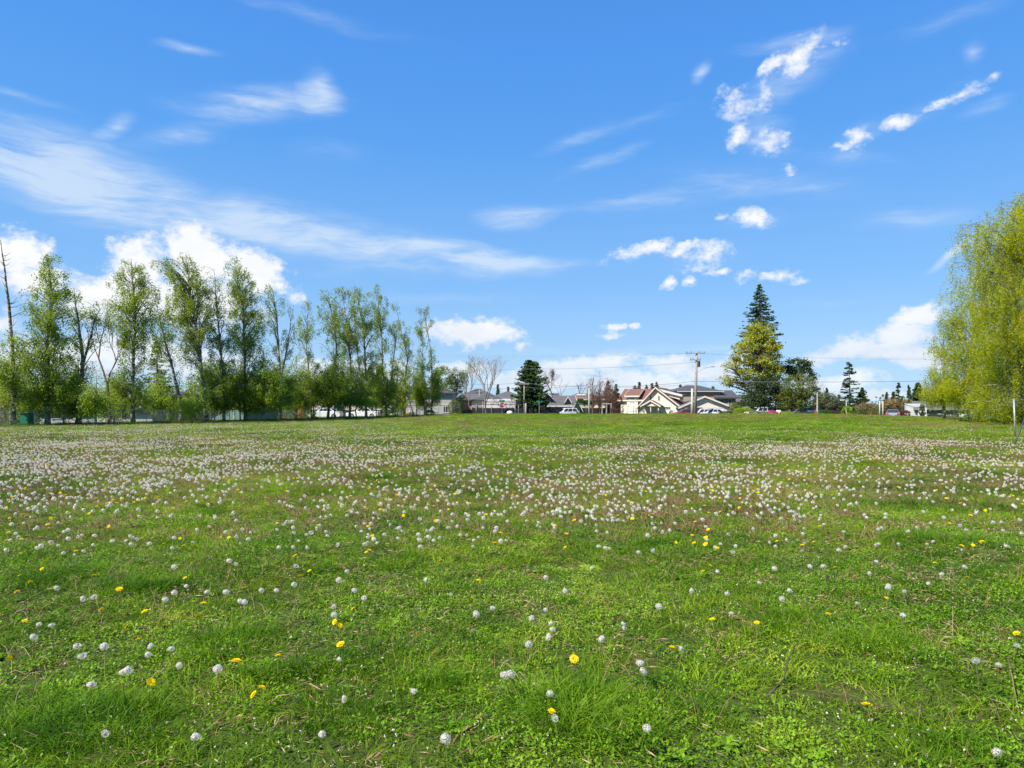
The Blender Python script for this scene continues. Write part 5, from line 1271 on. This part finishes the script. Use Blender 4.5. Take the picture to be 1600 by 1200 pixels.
def wedge(n_per_m2, y0, y1, g, k=.86):
    A = k * (y1 * y1 - y0 * y0); n = int(A * n_per_m2); y = np.sqrt(g.uniform(y0 * y0, y1 * y1, n)); x = g.uniform(-k, k, n) * y; return x, y
def pn(x, y, f, s):  # cheap patch noise 0..1
    v = 0
    for i, (a, b, c) in enumerate(((1, .3, 0), (-.4, 1, 1.7), (.8, -.7, 3.1), (1.7, 1.1, .6), (-1.3, 1.9, 2.2))):
        v = v + np.sin((a * x + b * y) * f + c * s + 1.3 * np.sin((b * x - a * y) * f * .6 + s)) / (1 + .35 * i)
    return np.clip(.5 + v * .22, 0, 1)
def infield(x, y):
    sd = (x - LA[0]) * LN[0] + (y - LA[1]) * LN[1]; return (sd < .8) & (y < 99)
sg = np.random.default_rng(21)
PX, PY, PI_, PS = [], [], [], []
def put(x, y, ids, s0, s1, keep=None):
    k = infield(x, y) if keep is None else keep & infield(x, y); x, y = x[k], y[k]; n = len(x)
    PX.append(x); PY.append(y); PI_.append(np.array(ids)[sg.integers(0, len(ids), n)]); PS.append(sg.uniform(s0, s1, n))
x, y = wedge(120, 1.7, 9.5, sg); w = pn(x, y, 1.9, 3); cl = sg.uniform(size=len(x)) < (.25 + .5 * (w > .55))
put(x[~cl], y[~cl], grass_near, .5, 1.5); put(x[cl], y[cl], clover, .7, 1.25)
x, y = wedge(9, 1.7, 16, sg); put(x, y, ros, .35, .8, pn(x, y, 2.2, 9) > .5)
x, y = wedge(22, 1.7, 16, sg); k = pn(x, y, 1.3, 5) > .72; k &= sg.uniform(size=len(x)) < .35; put(x, y, lush, .3, .6, k)
x, y = wedge(16, 1.7, 14, sg); put(x, y, straw, .6, 1.5, pn(x, y, 1.1, 4) < .66)
x, y = wedge(30, 1.7, 15, sg); put(x, y, thatchp, .7, 1.3, pn(x, y, 1.5, 11) > .38)
x, y = wedge(13, 1.7, 16, sg); put(x, y, tiny, .6, 1.1, pn(x, y, .9, 8) < .66)
x, y = wedge(30, 9.0, 30, sg); k = pn(x, y, .8, 5) > .68; put(x, y, mid, .7, 1.25, ~k); put(x, y, mid_l, .6, 1.05, k)
x, y = wedge(5, 29, 99, sg, .9); put(x, y, far, .7, 1.25)
# marked tussocks (px,row) of the photograph laid out on the ground
TU = [(360, 985, 1.3), (345, 992, 1.1), (380, 1000, 1.0), (465, 1040, .9), (448, 1046, .8), (110, 758, 1.7), (95, 762, 1.3), (130, 764, 1.3), (635, 800, 1.3), (620, 804, 1.0), (318, 790, 1.3), (300, 798, 1.1), (1425, 836, 1.3), (1450, 842, 1.2), (1405, 846, 1.0), (1475, 836, 1),
      (1250, 962, 1.1), (1225, 966, 1.0), (1375, 985, 1.2), (1350, 992, 1.0), (1395, 1000, .9), (870, 1085, 1.2), (900, 1100, 1.2), (840, 1110, 1.2), (930, 1090, 1.0), (960, 1120, 1.0), (800, 1128, 1.0), (100, 1090, 1.1), (140, 1105, 1.2), (60, 1110, 1.2), (200, 1090, 1.1), (30, 1120, 1.2), (170, 1130, 1.1),
      (220, 905, 1.2), (250, 912, 1.1), (190, 915, 1.0), (130, 880, 1.2), (90, 895, 1.0), (560, 1100, .9), (540, 1110, .9), (500, 880, 1.0), (700, 1050, .9), (690, 1070, .8), (1480, 1150, 1), (20, 895, 1), (60, 860, 1), (5, 1080, 1.1), (1100, 1110, .8), (640, 870, .9)]
tx, ty = [], []; ts = []
for p, r, s in TU:
    for j in range(6):
        D = F * (EYE - .07) / (r - HR); tx.append((p - 800) / F * D + sg.normal() * .10 * s); ty.append(D + sg.normal() * .10 * s); ts.append(s * sg.uniform(.5, 1.0))
tx, ty = np.array(tx), np.array(ty); PX.append(tx); PY.append(ty); PI_.append(np.array(lush)[sg.integers(0, 4, len(tx))]); PS.append(np.array(ts))
x, y = wedge(.9, 42, 98, sg, .9); put(x, y, ruddy_far, 1.2, 2.4, pn(x, y, .16, 17) > .42)
# ragged verge at the far edge of the field
x = sg.uniform(-8, 62, 1500); y = sg.uniform(89, 98, 1500); k = pn(x, y, .35, 13) > .45; x, y = x[k], y[k]
PX.append(x); PY.append(y); PI_.append(np.array(mid + mid_l)[sg.integers(0, 6, len(x))]); PS.append(sg.uniform(.8, 2.3, len(x)) * sg.uniform(.6, 1.3, len(x)))
# taller dark grass along the fence
t = sg.uniform(-.1, 1.0, 1500); off = sg.uniform(-.9, .6, 1500); fx = LA[0] + (LB - LA)[0] * t + LN[0] * off; fy = LA[1] + (LB - LA)[1] * t + LN[1] * off
PX.append(fx); PY.append(fy); PI_.append(np.array(mid_l)[sg.integers(0, 2, 1500)]); PS.append(sg.uniform(1.5, 3.2, 1500))

# flower density over the field --------------------------------------------
def dens_white(x, y):
    k = x / y; wl = 1 - ss(-.34, .0, k); pt = .35 + 1.3 * pn(x, y, .55, 2) ** 1.3; pt2 = .45 + 1.1 * pn(x, y, 2.1, 6)
    d = 5.0 + 11 * ss(5.0, 7.2, y) * (1 - ss(14, 30, y)) + (6 * wl + 24 * (1 - ss(-.55, -.12, k)) * (1 - .6 * ss(20, 34, y))) * ss(8.5, 12, y) * (1 - .35 * ss(22, 32, y)) * (1 - .6 * ss(35, 50, y))
    d = d + 9 * ss(.12, .42, k) * ss(14, 18, y) * (1 - ss(24.5, 30, y)) * (1 - .7 * ss(.64, .75, k))
    d = d + 2.5 * (1 - wl) * ss(7.5, 12, y) * (1 - ss(26, 40, y)) * (1 - ss(.1, .3, k) * ss(26, 31, y))
    d = d * (1 - (1 - wl) * .86 * ss(28, 50, y)) * (1 - .6 * ss(60, 90, y)) * pt * pt2
    return d
x, y = wedge(45, 6.15, 90, sg, .84); keep = (sg.uniform(0, 45, len(x)) < dens_white(x, y)) & infield(x, y); wx, wy = x[keep], y[keep]
x, y = wedge(10, 6.15, 60, sg, .84); keep = (sg.uniform(0, 10, len(x)) < 2.2 * (.8 + .13 * dens_white(x, y)) * (.2 + 1.6 * pn(x, y, 1.4, 7) ** 2)) & infield(x, y); yx, yy = x[keep], y[keep]
WH = [(95,930),(125,936),(148,937),(51,992),(123,1017),(123,1000),(164,1018),(233,995),(132,1056),(206,1033),(284,1037),(344,1056),(254,932),(271,931),(318,928),(347,929),(380,933),(383,950),(356,883),(371,877),(294,909),(278,886),(409,918),(434,919),(435,863),(455,858),(480,863),(536,896),(535,906),(567,927),(568,936),(521,945),(519,971),(698,926),(669,905),(767,938),(748,958),(539,1025),(642,1070),(531,1087),(768,1077),(885,916),(850,945),(862,958),(830,961),(864,975),(853,899),(932,881),(1000,863),(1086,917),(1023,942),(971,973),(979,970),(935,1000),(854,1005),(898,1030),(1005,1048),(1010,1053),(1060,1023),(1233,913),(1222,936),(1189,902),(1213,888),(1145,860),(1122,885),(1265,891),(1291,885),(1357,890),(1389,915),(1417,919),(1454,908),(1478,908),(1411,961),(1530,1043),(1559,1033),(1573,861),(1386,928),(1513,903),(508,1130),(165,1132),(859,1085),(873,1126),(58,968),(73,970),(264,1010),(230,1017),(187,1032),(460,882),(464,914),(813,1068),(823,1015),(1135,927),(1143,954),(1342,930),(1369,877),(1406,850),(1311,858),(1580,1000),(1554,1155),(300,1160),(1000,1150),(700,1165)]
YE = [(23,931),(35,899),(48,904),(66,884),(76,885),(237,911),(186,929),(167,945),(226,954),(200,969),(211,982),(308,955),(345,962),(320,936),(384,916),(285,855),(336,847),(359,847),(240,1056),(364,1040),(395,1083),(8,1015),(463,872),(482,884),(475,909),(555,940),(523,977),(530,985),(539,1018),(434,1034),(694,887),(750,912),(1117,962),(1182,971),(1049,1009),(897,1045),(853,1105),(1100,882),(1110,877),(882,850),(1306,894),(1347,888),(1337,897),(1385,931),(1448,861),(1455,864),(1461,884),(1519,853),(1558,844),(1293,953),(1592,991),(1515,905),(121,855),(146,905),(575,865),(576,869),(290,900),(1365,1101),(46,967),(405,1070)]
def unproj(L, z): 
    r = np.array(L, float); D = F * (EYE - z) / (r[:, 1] - HR); return (r[:, 0] - 800) / F * D, D
ax_, ay_ = unproj(WH, .12); bx_, by_ = unproj(YE, .12)
def nearest(x, y, n):
    inf = (np.abs(x / y) < .74); o_ = np.argsort(y + 1000 * ~inf); return o_[:n], o_[n:]
def plant(x, y, stems, heads, names, label, cat, group, inner, tilt0):
    for i in range(len(x)):
        s = DG.uniform(.74, 1.15); r = bpy.data.objects.new(names[0], None); r.empty_display_size = .05; link(r); tag(r, label, cat, group)
        r.location = (x[i], y[i], gz(x[i], y[i])); r.rotation_euler = (DG.normal() * .1, DG.normal() * .1, DG.uniform(0, 6.28)); r.scale = (s, s, s)
        sm, h, b = stems[DG.integers(0, len(stems))]; st = bpy.data.objects.new('stem', sm); link(st); st.parent = r
        hd = bpy.data.objects.new(names[1], heads[DG.integers(0, len(heads))]); link(hd); hd.parent = r; hd.location = (b, 0, h); hd.rotation_euler = (DG.normal() * tilt0, DG.normal() * tilt0, DG.uniform(0, 6)); hd.scale = (1, 1, DG.uniform(.66, .95)) if names[1] == 'seed_head' else (1, 1, 1)
        ic = bpy.data.objects.new(inner[0], inner[1]); link(ic); ic.parent = r; ic.location = (b, 0, h)
a, b = nearest(wx, wy, 300 - len(ax_)); wx1, wy1 = np.concatenate([ax_, wx[a]]), np.concatenate([ay_, wy[a]])
plant(wx1, wy1, STEMS, HEADS, ('dandelion_clock', 'seed_head'), 'white dandelion clock on a thin stem in the nearer part of the meadow', 'dandelion', 'white dandelion clocks near the camera', ('seed_core', core_me), .38)
a2, b2 = nearest(yx, yy, 300 - len(bx_)); yx1, yy1 = np.concatenate([bx_, yx[a2]]), np.concatenate([by_, yy[a2]])
plant(yx1, yy1, STEMY, PETS, ('dandelion_flower', 'flower_head'), 'open yellow dandelion flower low in the nearer part of the meadow', 'dandelion', 'yellow dandelion flowers near the camera', ('calyx', calyx_me), .35)
wx, wy = wx[b], wy[b]; n = len(wx)
scatter('dandelion_clocks', WP, np.stack([wx, wy, ground(wx, wy)], 1), sg.integers(0, 3, n), sg.uniform(.8, 1.2, n) * (.92 - .12 * ss(12, 25, wy)), sg.uniform(0, 6.28, n), 'countless white dandelion clocks speckling the farther meadow', 'dandelions')
yx, yy = yx[b2], yy[b2]; n2_ = len(yx)
scatter('dandelion_flowers', YP, np.stack([yx, yy, ground(yx, yy)], 1), sg.integers(0, 3, n2_), sg.uniform(.8, 1.2, n2_) * (.9 - .05 * ss(12, 25, yy)), sg.uniform(0, 6.28, n2_), 'scattered yellow dandelion flowers in the farther meadow', 'dandelions', sg.normal(size=(n2_, 2)) * .3)
# ruddy stalks grow where the dandelions are dense
x, y = wedge(13, 7, 55, sg); k = sg.uniform(0, 20, len(x)) < dens_white(x, y); put(x, y, ruddy_far, .7, 1.2, k)
PX, PY, PI_, PS = map(np.concatenate, (PX, PY, PI_, PS))
scatter('grass', GP, np.stack([PX, PY, ground(PX, PY)], 1), PI_, PS, sg.uniform(0, 6.28, len(PX)), 'green meadow grass with clover, rosettes and dry stalks', 'grass', sg.normal(size=(len(PX), 2)) * .08)
print('whites', n + 300, 'yellows', n2_ + 300, 'tufts', len(PX))

# fallen twigs
def twig(name, pts, r, label, mat, side=0):
    q = []
    for p, rr, z in pts:
        D = F * (EYE - z) / (rr - HR); q.append(Vector(((p - 800) / F * D, D, z + gz((p - 800) / F * D, D))))
    mb = MB(); mb.tube(q, [r * (1 - .6 * i / (len(q) - 1)) for i in range(len(q))], 6); g = np.random.default_rng(side + 3)
    for i in range(side):
        t = g.uniform(.1, .95) * (len(q) - 1); a = q[int(t)].lerp(q[min(int(t) + 1, len(q) - 1)], t % 1); d = (q[-1] - q[0]).normalized(); n_ = Vector((-d.y, d.x, 0))
        e = a + d * g.uniform(.1, .3) + n_ * g.uniform(-.16, .16) + Vector((0, 0, g.uniform(-.01, .04))); mb.tube([a, (a + e) / 2 + Vector((0, 0, .01)), e], [r * .4, r * .3, r * .15], 4)
    tag(mb.build(name, M[mat], smooth=True), label, 'twig')
twig('fallen_twig', [(1196, 1092, .03), (1215, 1074, .05), (1225, 1060, .07), (1230, 1032, .12), (1242, 1010, .16)], .006, 'dark upright forked twig with a yellow bud, right of centre foreground', 'bark_dark', 2)
twig('fallen_branch', [(1228, 1086, .05), (1290, 1080, .06), (1340, 1092, .05), (1400, 1104, .05), (1470, 1118, .04), (1560, 1122, .03)], .0022, 'thin dark brushy branch lying in the grass at bottom right', 'bark_dark', 22)
twig('fallen_twig', [(1575, 1030, .10), (1582, 1060, .07), (1588, 1090, .04), (1592, 1108, .02)], .004, 'curved reddish stalk at the right bottom corner', 'ruddy_stem', 0)
twig('fallen_twig', [(484, 1075, .06), (500, 1084, .05), (520, 1086, .03)], .003, 'short tan bent stalk lying left of centre foreground', 'straw', 0)
twig('fallen_twig', [(420, 1105, .02), (436, 1092, .08), (450, 1090, .09), (462, 1096, .06), (470, 1108, .02)], .003, 'arched pale stalk in the lower left foreground', 'straw', 0)

# ------------------------------------------------------------------ SKY
SUN_AZ, SUN_EL = -128.0, 47.0        # azimuth clockwise from +Y
w = bpy.data.worlds.new('World'); SC.world = w; w.use_nodes = True; nt = w.node_tree
for n_ in list(nt.nodes): nt.nodes.remove(n_)
L = nt.links.new
out = nt.nodes.new('ShaderNodeOutputWorld'); bg = nt.nodes.new('ShaderNodeBackground'); L(bg.outputs[0], out.inputs[0])
sky = nt.nodes.new('ShaderNodeTexSky'); sky.sky_type = 'NISHITA'; sky.sun_disc = False; sky.sun_elevation = R(SUN_EL); sky.sun_rotation = R(SUN_AZ)
sky.air_density = 1.0; sky.dust_density = .4; sky.ozone_density = 2.0
bg.inputs[1].default_value = SKYSTR
tc = nt.nodes.new('ShaderNodeTexCoord'); sp = nt.nodes.new('ShaderNodeSeparateXYZ'); L(tc.outputs['Generated'], sp.inputs[0])
def mth(op, a, b=None, c=None):
    m = nt.nodes.new('ShaderNodeMath'); m.operation = op
    for i, v in enumerate((a, b, c)):
        if v is None: continue
        if hasattr(v, 'links'): L(v, m.inputs[i])
        else: m.inputs[i].default_value = v
    return m.outputs[0]
az = mth('ARCTAN2', sp.outputs[0], sp.outputs[1]); el = mth('ARCSINE', sp.outputs[2])
cb = nt.nodes.new('ShaderNodeCombineXYZ'); L(az, cb.inputs[0]); L(el, cb.inputs[1]); AE = cb.outputs[0]
def wn(scale, detail, rough, vec, vecscale=None, rot=0, dist=0, seed=0):
    if vecscale:
        mp = nt.nodes.new('ShaderNodeMapping'); L(vec, mp.inputs[0]); mp.inputs['Scale'].default_value = vecscale; mp.inputs['Rotation'].default_value = (0, 0, rot); mp.inputs['Location'].default_value = (seed, seed * .7, 0); vec = mp.outputs[0]
    n_ = nt.nodes.new('ShaderNodeTexNoise'); n_.inputs['Scale'].default_value = scale; n_.inputs['Detail'].default_value = detail; n_.inputs['Roughness'].default_value = rough; n_.inputs['Distortion'].default_value = dist
    L(vec, n_.inputs['Vector']); return n_
def warp(vec, scale, amt, detail=4, seed=0):
    n_ = wn(scale, detail, .6, vec, (1, 1.4, 1), 0, 0, seed); s = nt.nodes.new('ShaderNodeVectorMath'); s.operation = 'SUBTRACT'; L(n_.outputs['Color'], s.inputs[0]); s.inputs[1].default_value = (.5, .5, .5)
    m = nt.nodes.new('ShaderNodeVectorMath'); m.operation = 'SCALE'; L(s.outputs[0], m.inputs[0]); m.inputs['Scale'].default_value = amt
    a = nt.nodes.new('ShaderNodeVectorMath'); a.operation = 'ADD'; L(vec, a.inputs[0]); L(m.outputs[0], a.inputs[1])
    z = nt.nodes.new('ShaderNodeVectorMath'); z.operation = 'MULTIPLY'; L(a.outputs[0], z.inputs[0]); z.inputs[1].default_value = (1, 1, 0); return z.outputs[0]
def lobe(vec, px, row, rx, ry, ang):
    a = math.atan((px - 800) / F); e = math.atan((HR - row) / F * math.cos(a)); ca = math.cos(a)
    mp = nt.nodes.new('ShaderNodeMapping'); mp.vector_type = 'TEXTURE'; L(vec, mp.inputs[0])
    mp.inputs['Location'].default_value = (a, e, 0); mp.inputs['Rotation'].default_value = (0, 0, -R(ang)); mp.inputs['Scale'].default_value = (rx / F * ca * ca, ry / F * ca, 1)
    g_ = nt.nodes.new('ShaderNodeTexGradient'); g_.gradient_type = 'SPHERICAL'; L(mp.outputs[0], g_.inputs[0]); return g_.outputs['Fac']
CU = [(20, 398, 85, 50, 0), (70, 385, 30, 14, -10), (150, 450, 90, 55, -10), (215, 415, 75, 62, 0), (300, 392, 68, 50, 0), (335, 420, 75, 60, 10), (400, 430, 75, 52, 15), (440, 450, 50, 30, 20), 
      (250, 470, 240, 60, 0), (60, 440, 90, 36, 0), (745, 520, 105, 34, 0), (765, 508, 60, 24, 0), (758, 534, 50, 16, 0), (824, 539, 28, 11, 0), (5, 500, 50, 28, 0),
      (995, 390, 75, 18, -14), (1030, 382, 26, 16, 0), (1100, 398, 66, 28, -8), (1062, 385, 46, 13, -10), (1220, 434, 46, 18, -4), (1167, 430, 26, 18, -35), (1128, 425, 36, 10, 0), (1045, 438, 14, 14, 0), (1076, 437, 16, 18, -30),
      (1148, 158, 52, 38, 12), (1195, 138, 16, 34, 10), (1158, 210, 34, 28, 0), (1203, 213, 48, 32, 0), (1234, 256, 18, 20, -20), (1170, 340, 48, 20, 12), (1124, 341, 20, 9, 0), (1344, 212, 32, 28, -45), (1320, 222, 26, 10, 0),
      (1412, 188, 36, 22, 0), (1500, 140, 70, 16, -16), (1250, 88, 76, 28, -35), (1215, 98, 44, 14, -10), (1290, 70, 46, 14, -10), (950, 526, 28, 12, -10), (957, 508, 30, 9, 0), (993, 508, 13, 7, 0),
      (1330, 548, 100, 28, -4), (1410, 525, 95, 30, -6), (1440, 492, 60, 22, 0), (1390, 550, 90, 26, -6), (1450, 560, 80, 30, 0), (1310, 600, 90, 24, 0), (1270, 590, 50, 16, 0),
      (915, 574, 110, 22, -4), (965, 562, 40, 14, -10), (1050, 574, 75, 24, -6), (1120, 580, 70, 26, 0), (1000, 598, 150, 22, 0), (870, 600, 90, 22, 0), (790, 592, 70, 18, 0), (1160, 560, 50, 20, 0), (720, 575, 60, 16, 0), (560, 590, 160, 40, 0), (200, 560, 300, 50, 0), (1370, 622, 60, 8, 0)]
CI = [(60, 262, 380, 105, 12, .40), (300, 335, 440, 78, 14, .40), (560, 378, 340, 50, 9, .45), (120, 300, 260, 50, 10, .35), (780, 405, 160, 24, 6, .5), (400, 165, 190, 36, -8, .62), (505, 150, 50, 38, 45, .45), (280, 212, 95, 22, -14, .5), (180, 196, 50, 18, -35, .55),
      (520, 236, 110, 24, -4, .3), (800, 342, 90, 26, -2, .6), (930, 260, 110, 16, -16, .45), (885, 222, 90, 16, -14, .3), (1180, 275, 260, 36, 6, .22), (1430, 346, 160, 26, 2, .35), (1480, 400, 70, 11, -38, .7), (1520, 385, 30, 8, -38, .3), (40, 150, 100, 10, 8, .35), (300, 76, 70, 10, -4, .4),
      (960, 320, 220, 18, -8, .25), (1545, 160, 60, 18, -10, .5), (1250, 110, 110, 40, -25, .5), (1095, 116, 26, 14, -40, .6), (1220, 72, 110, 18, 0, .5), (1520, 80, 30, 22, -60, .45), (980, 545, 420, 12, -2, .3), (620, 400, 300, 26, 5, .3), (850, 330, 260, 14, 0, .15), (1500, 25, 200, 20, -5, .3), (500, 30, 300, 18, 6, .3), (1240, 300, 200, 26, 10, .22), (1050, 315, 160, 22, -4, .22), (700, 395, 200, 22, 6, .35), (900, 408, 110, 14, 3, .3), (1330, 250, 150, 18, 14, .2), (980, 200, 160, 16, -12, .2), (1180, 180, 60, 60, -50, .3), (1210, 215, 70, 40, 0, .25), (1450, 165, 130, 26, -18, .35), (1345, 215, 55, 30, -35, .3), (1100, 400, 130, 30, -6, .3), (1180, 345, 80, 24, 6, .3), (700, 470, 260, 16, -3, .22), (1300, 480, 200, 14, 4, .15)]
AEc = warp(warp(AE, 9, .045, 3, 1), 34, .022, 4, 2)
v = None
for c in CU:
    f = lobe(AEc, *c[:5])
    if c[3] < 40 and c[1] < 460 and c[0] > 700: f = mth('MULTIPLY', f, .46 if c[1] < 260 else .56)
    elif c[2] < 60: f = mth('MULTIPLY', f, .62)
    v = f if v is None else mth('MAXIMUM', v, f)
nf = wn(26, 6, .62, AE, (1, 1.3, 1), 0, 0, 3).outputs['Fac']; nf2 = wn(90, 4, .6, AE, (1, 1.3, 1), 0, 0, 5).outputs['Fac']
dn = mth('ADD', v, mth('ADD', mth('MULTIPLY', mth('SUBTRACT', nf, .5), 1.9), mth('MULTIPLY', mth('SUBTRACT', nf2, .5), .7)))
dn = mth('ADD', mth('MULTIPLY', dn, mth('MINIMUM', mth('MULTIPLY', v, 7), 1)), mth('MULTIPLY', v, .25))
cum = nt.nodes.new('ShaderNodeMapRange'); cum.interpolation_type = 'SMOOTHSTEP'; L(dn, cum.inputs[0]); cum.inputs[1].default_value = .05; cum.inputs[2].default_value = .84
AEi = warp(AE, 6, .035, 3, 4)
u = None
for c in CI:
    f = mth('MULTIPLY', lobe(AEi, *c[:5]), c[5]); u = f if u is None else mth('ADD', u, f)
st = wn(9, 8, .66, AEi, (1, 6.5, 1), R(12), .25, 6).outputs['Fac']; st2 = wn(5, 5, .6, AEi, (1, 2.2, 1), R(10), .2, 8).outputs['Fac']
fac = mth('MULTIPLY', mth('MULTIPLY_ADD', mth('SUBTRACT', st, .5), 2.7, 1.0), mth('MULTIPLY_ADD', mth('SUBTRACT', st2, .5), 2.4, 1.0))
cir = mth('MULTIPLY', u, fac); cirm = nt.nodes.new('ShaderNodeMapRange'); cirm.interpolation_type = 'SMOOTHSTEP'; L(cir, cirm.inputs[0]); cirm.inputs[1].default_value = .02; cirm.inputs[2].default_value = .95; cirm.inputs[4].default_value = .72
# soft haze near the horizon
hz = nt.nodes.new('ShaderNodeMapRange'); L(el, hz.inputs[0]); hz.inputs[1].default_value = .30; hz.inputs[2].default_value = -.01; hz.inputs[3].default_value = 0; hz.inputs[4].default_value = 0; hz.interpolation_type = 'SMOOTHSTEP'
skyn = mixcol(nt, 1.0, sky.outputs[0], SKYTINT, 'MULTIPLY')
er = nt.nodes.new('ShaderNodeMapRange'); L(el, er.inputs[0]); er.inputs[1].default_value = 0; er.inputs[2].default_value = 1.0
K_ = SKYSTR * 2 ** EXPO
grad = ramp(nt, er.outputs[0], [(0, (.54, .70, .88)), (.05, (.44, .64, .88)), (.17, (.25, .51, .90)), (.365, (.115, .375, .88)), (.48, (.088, .325, .86)), (.8, (.05, .22, .65))])
grad = mixcol(nt, 1.0, grad, (1 / K_, 1 / K_, 1 / K_), 'MULTIPLY')
skyc = mixcol(nt, .88, skyn, grad)
c0 = mixcol(nt, hz.outputs[0], skyc, HZC)
c1 = mixcol(nt, cirm.outputs[0], c0, CIRC)
# cloud bases a little greyer than their tops
sh = mth('MULTIPLY_ADD', mth('SUBTRACT', wn(12, 4, .6, AE, (1, 2.2, 1), 0, 0, 9).outputs['Fac'], .5), 1.9, .30); shm = nt.nodes.new('ShaderNodeMapRange'); L(sh, shm.inputs[0]); shm.inputs[1].default_value = 0; shm.inputs[2].default_value = .9
lowc = nt.nodes.new('ShaderNodeMapRange'); L(el, lowc.inputs[0]); lowc.inputs[1].default_value = .16; lowc.inputs[2].default_value = .02; lowc.inputs[3].default_value = .35; lowc.inputs[4].default_value = 1.0
cc = mixcol(nt, mth('MULTIPLY', shm.outputs[0], lowc.outputs[0]), CUM_HI, CUM_LO)
op = nt.nodes.new('ShaderNodeMapRange'); L(el, op.inputs[0]); op.inputs[1].default_value = .01; op.inputs[2].default_value = .14; op.inputs[3].default_value = .62; op.inputs[4].default_value = .98
c2 = mixcol(nt, mth('MULTIPLY', cum.outputs[0], op.outputs[0]), c1, cc)
L(c2, bg.inputs[0])

sl = bpy.data.lights.new('sun', 'SUN'); sl.energy = SUNSTR; sl.angle = R(.6); sl.color = (1, .94, .83)
so = bpy.data.objects.new('sun', sl); link(so)
d = Vector((math.sin(R(SUN_AZ)) * math.cos(R(SUN_EL)), math.cos(R(SUN_AZ)) * math.cos(R(SUN_EL)), math.sin(R(SUN_EL))))
so.rotation_euler = (-d).to_track_quat('-Z', 'Y').to_euler(); so.location = d * 60

cd = bpy.data.cameras.new('camera'); co = bpy.data.objects.new('camera', cd); link(co); SC.camera = co
co.location = (0, 0, EYE); co.rotation_euler = (R(90), 0, 0); cd.sensor_width = 36; cd.lens = 36 * F / 1600; cd.shift_y = (HR - 600) / 1600; cd.clip_start = .1; cd.clip_end = 20000
vs = SC.view_settings; SC.display_settings.display_device = 'sRGB'; vs.view_transform = 'Standard'; vs.look = 'None'; vs.exposure = EXPO; vs.gamma = 1
cy = SC.cycles; cy.max_bounces = 5; cy.diffuse_bounces = 3; cy.glossy_bounces = 2; cy.transmission_bounces = 4; cy.transparent_max_bounces = 6; cy.use_denoising = True
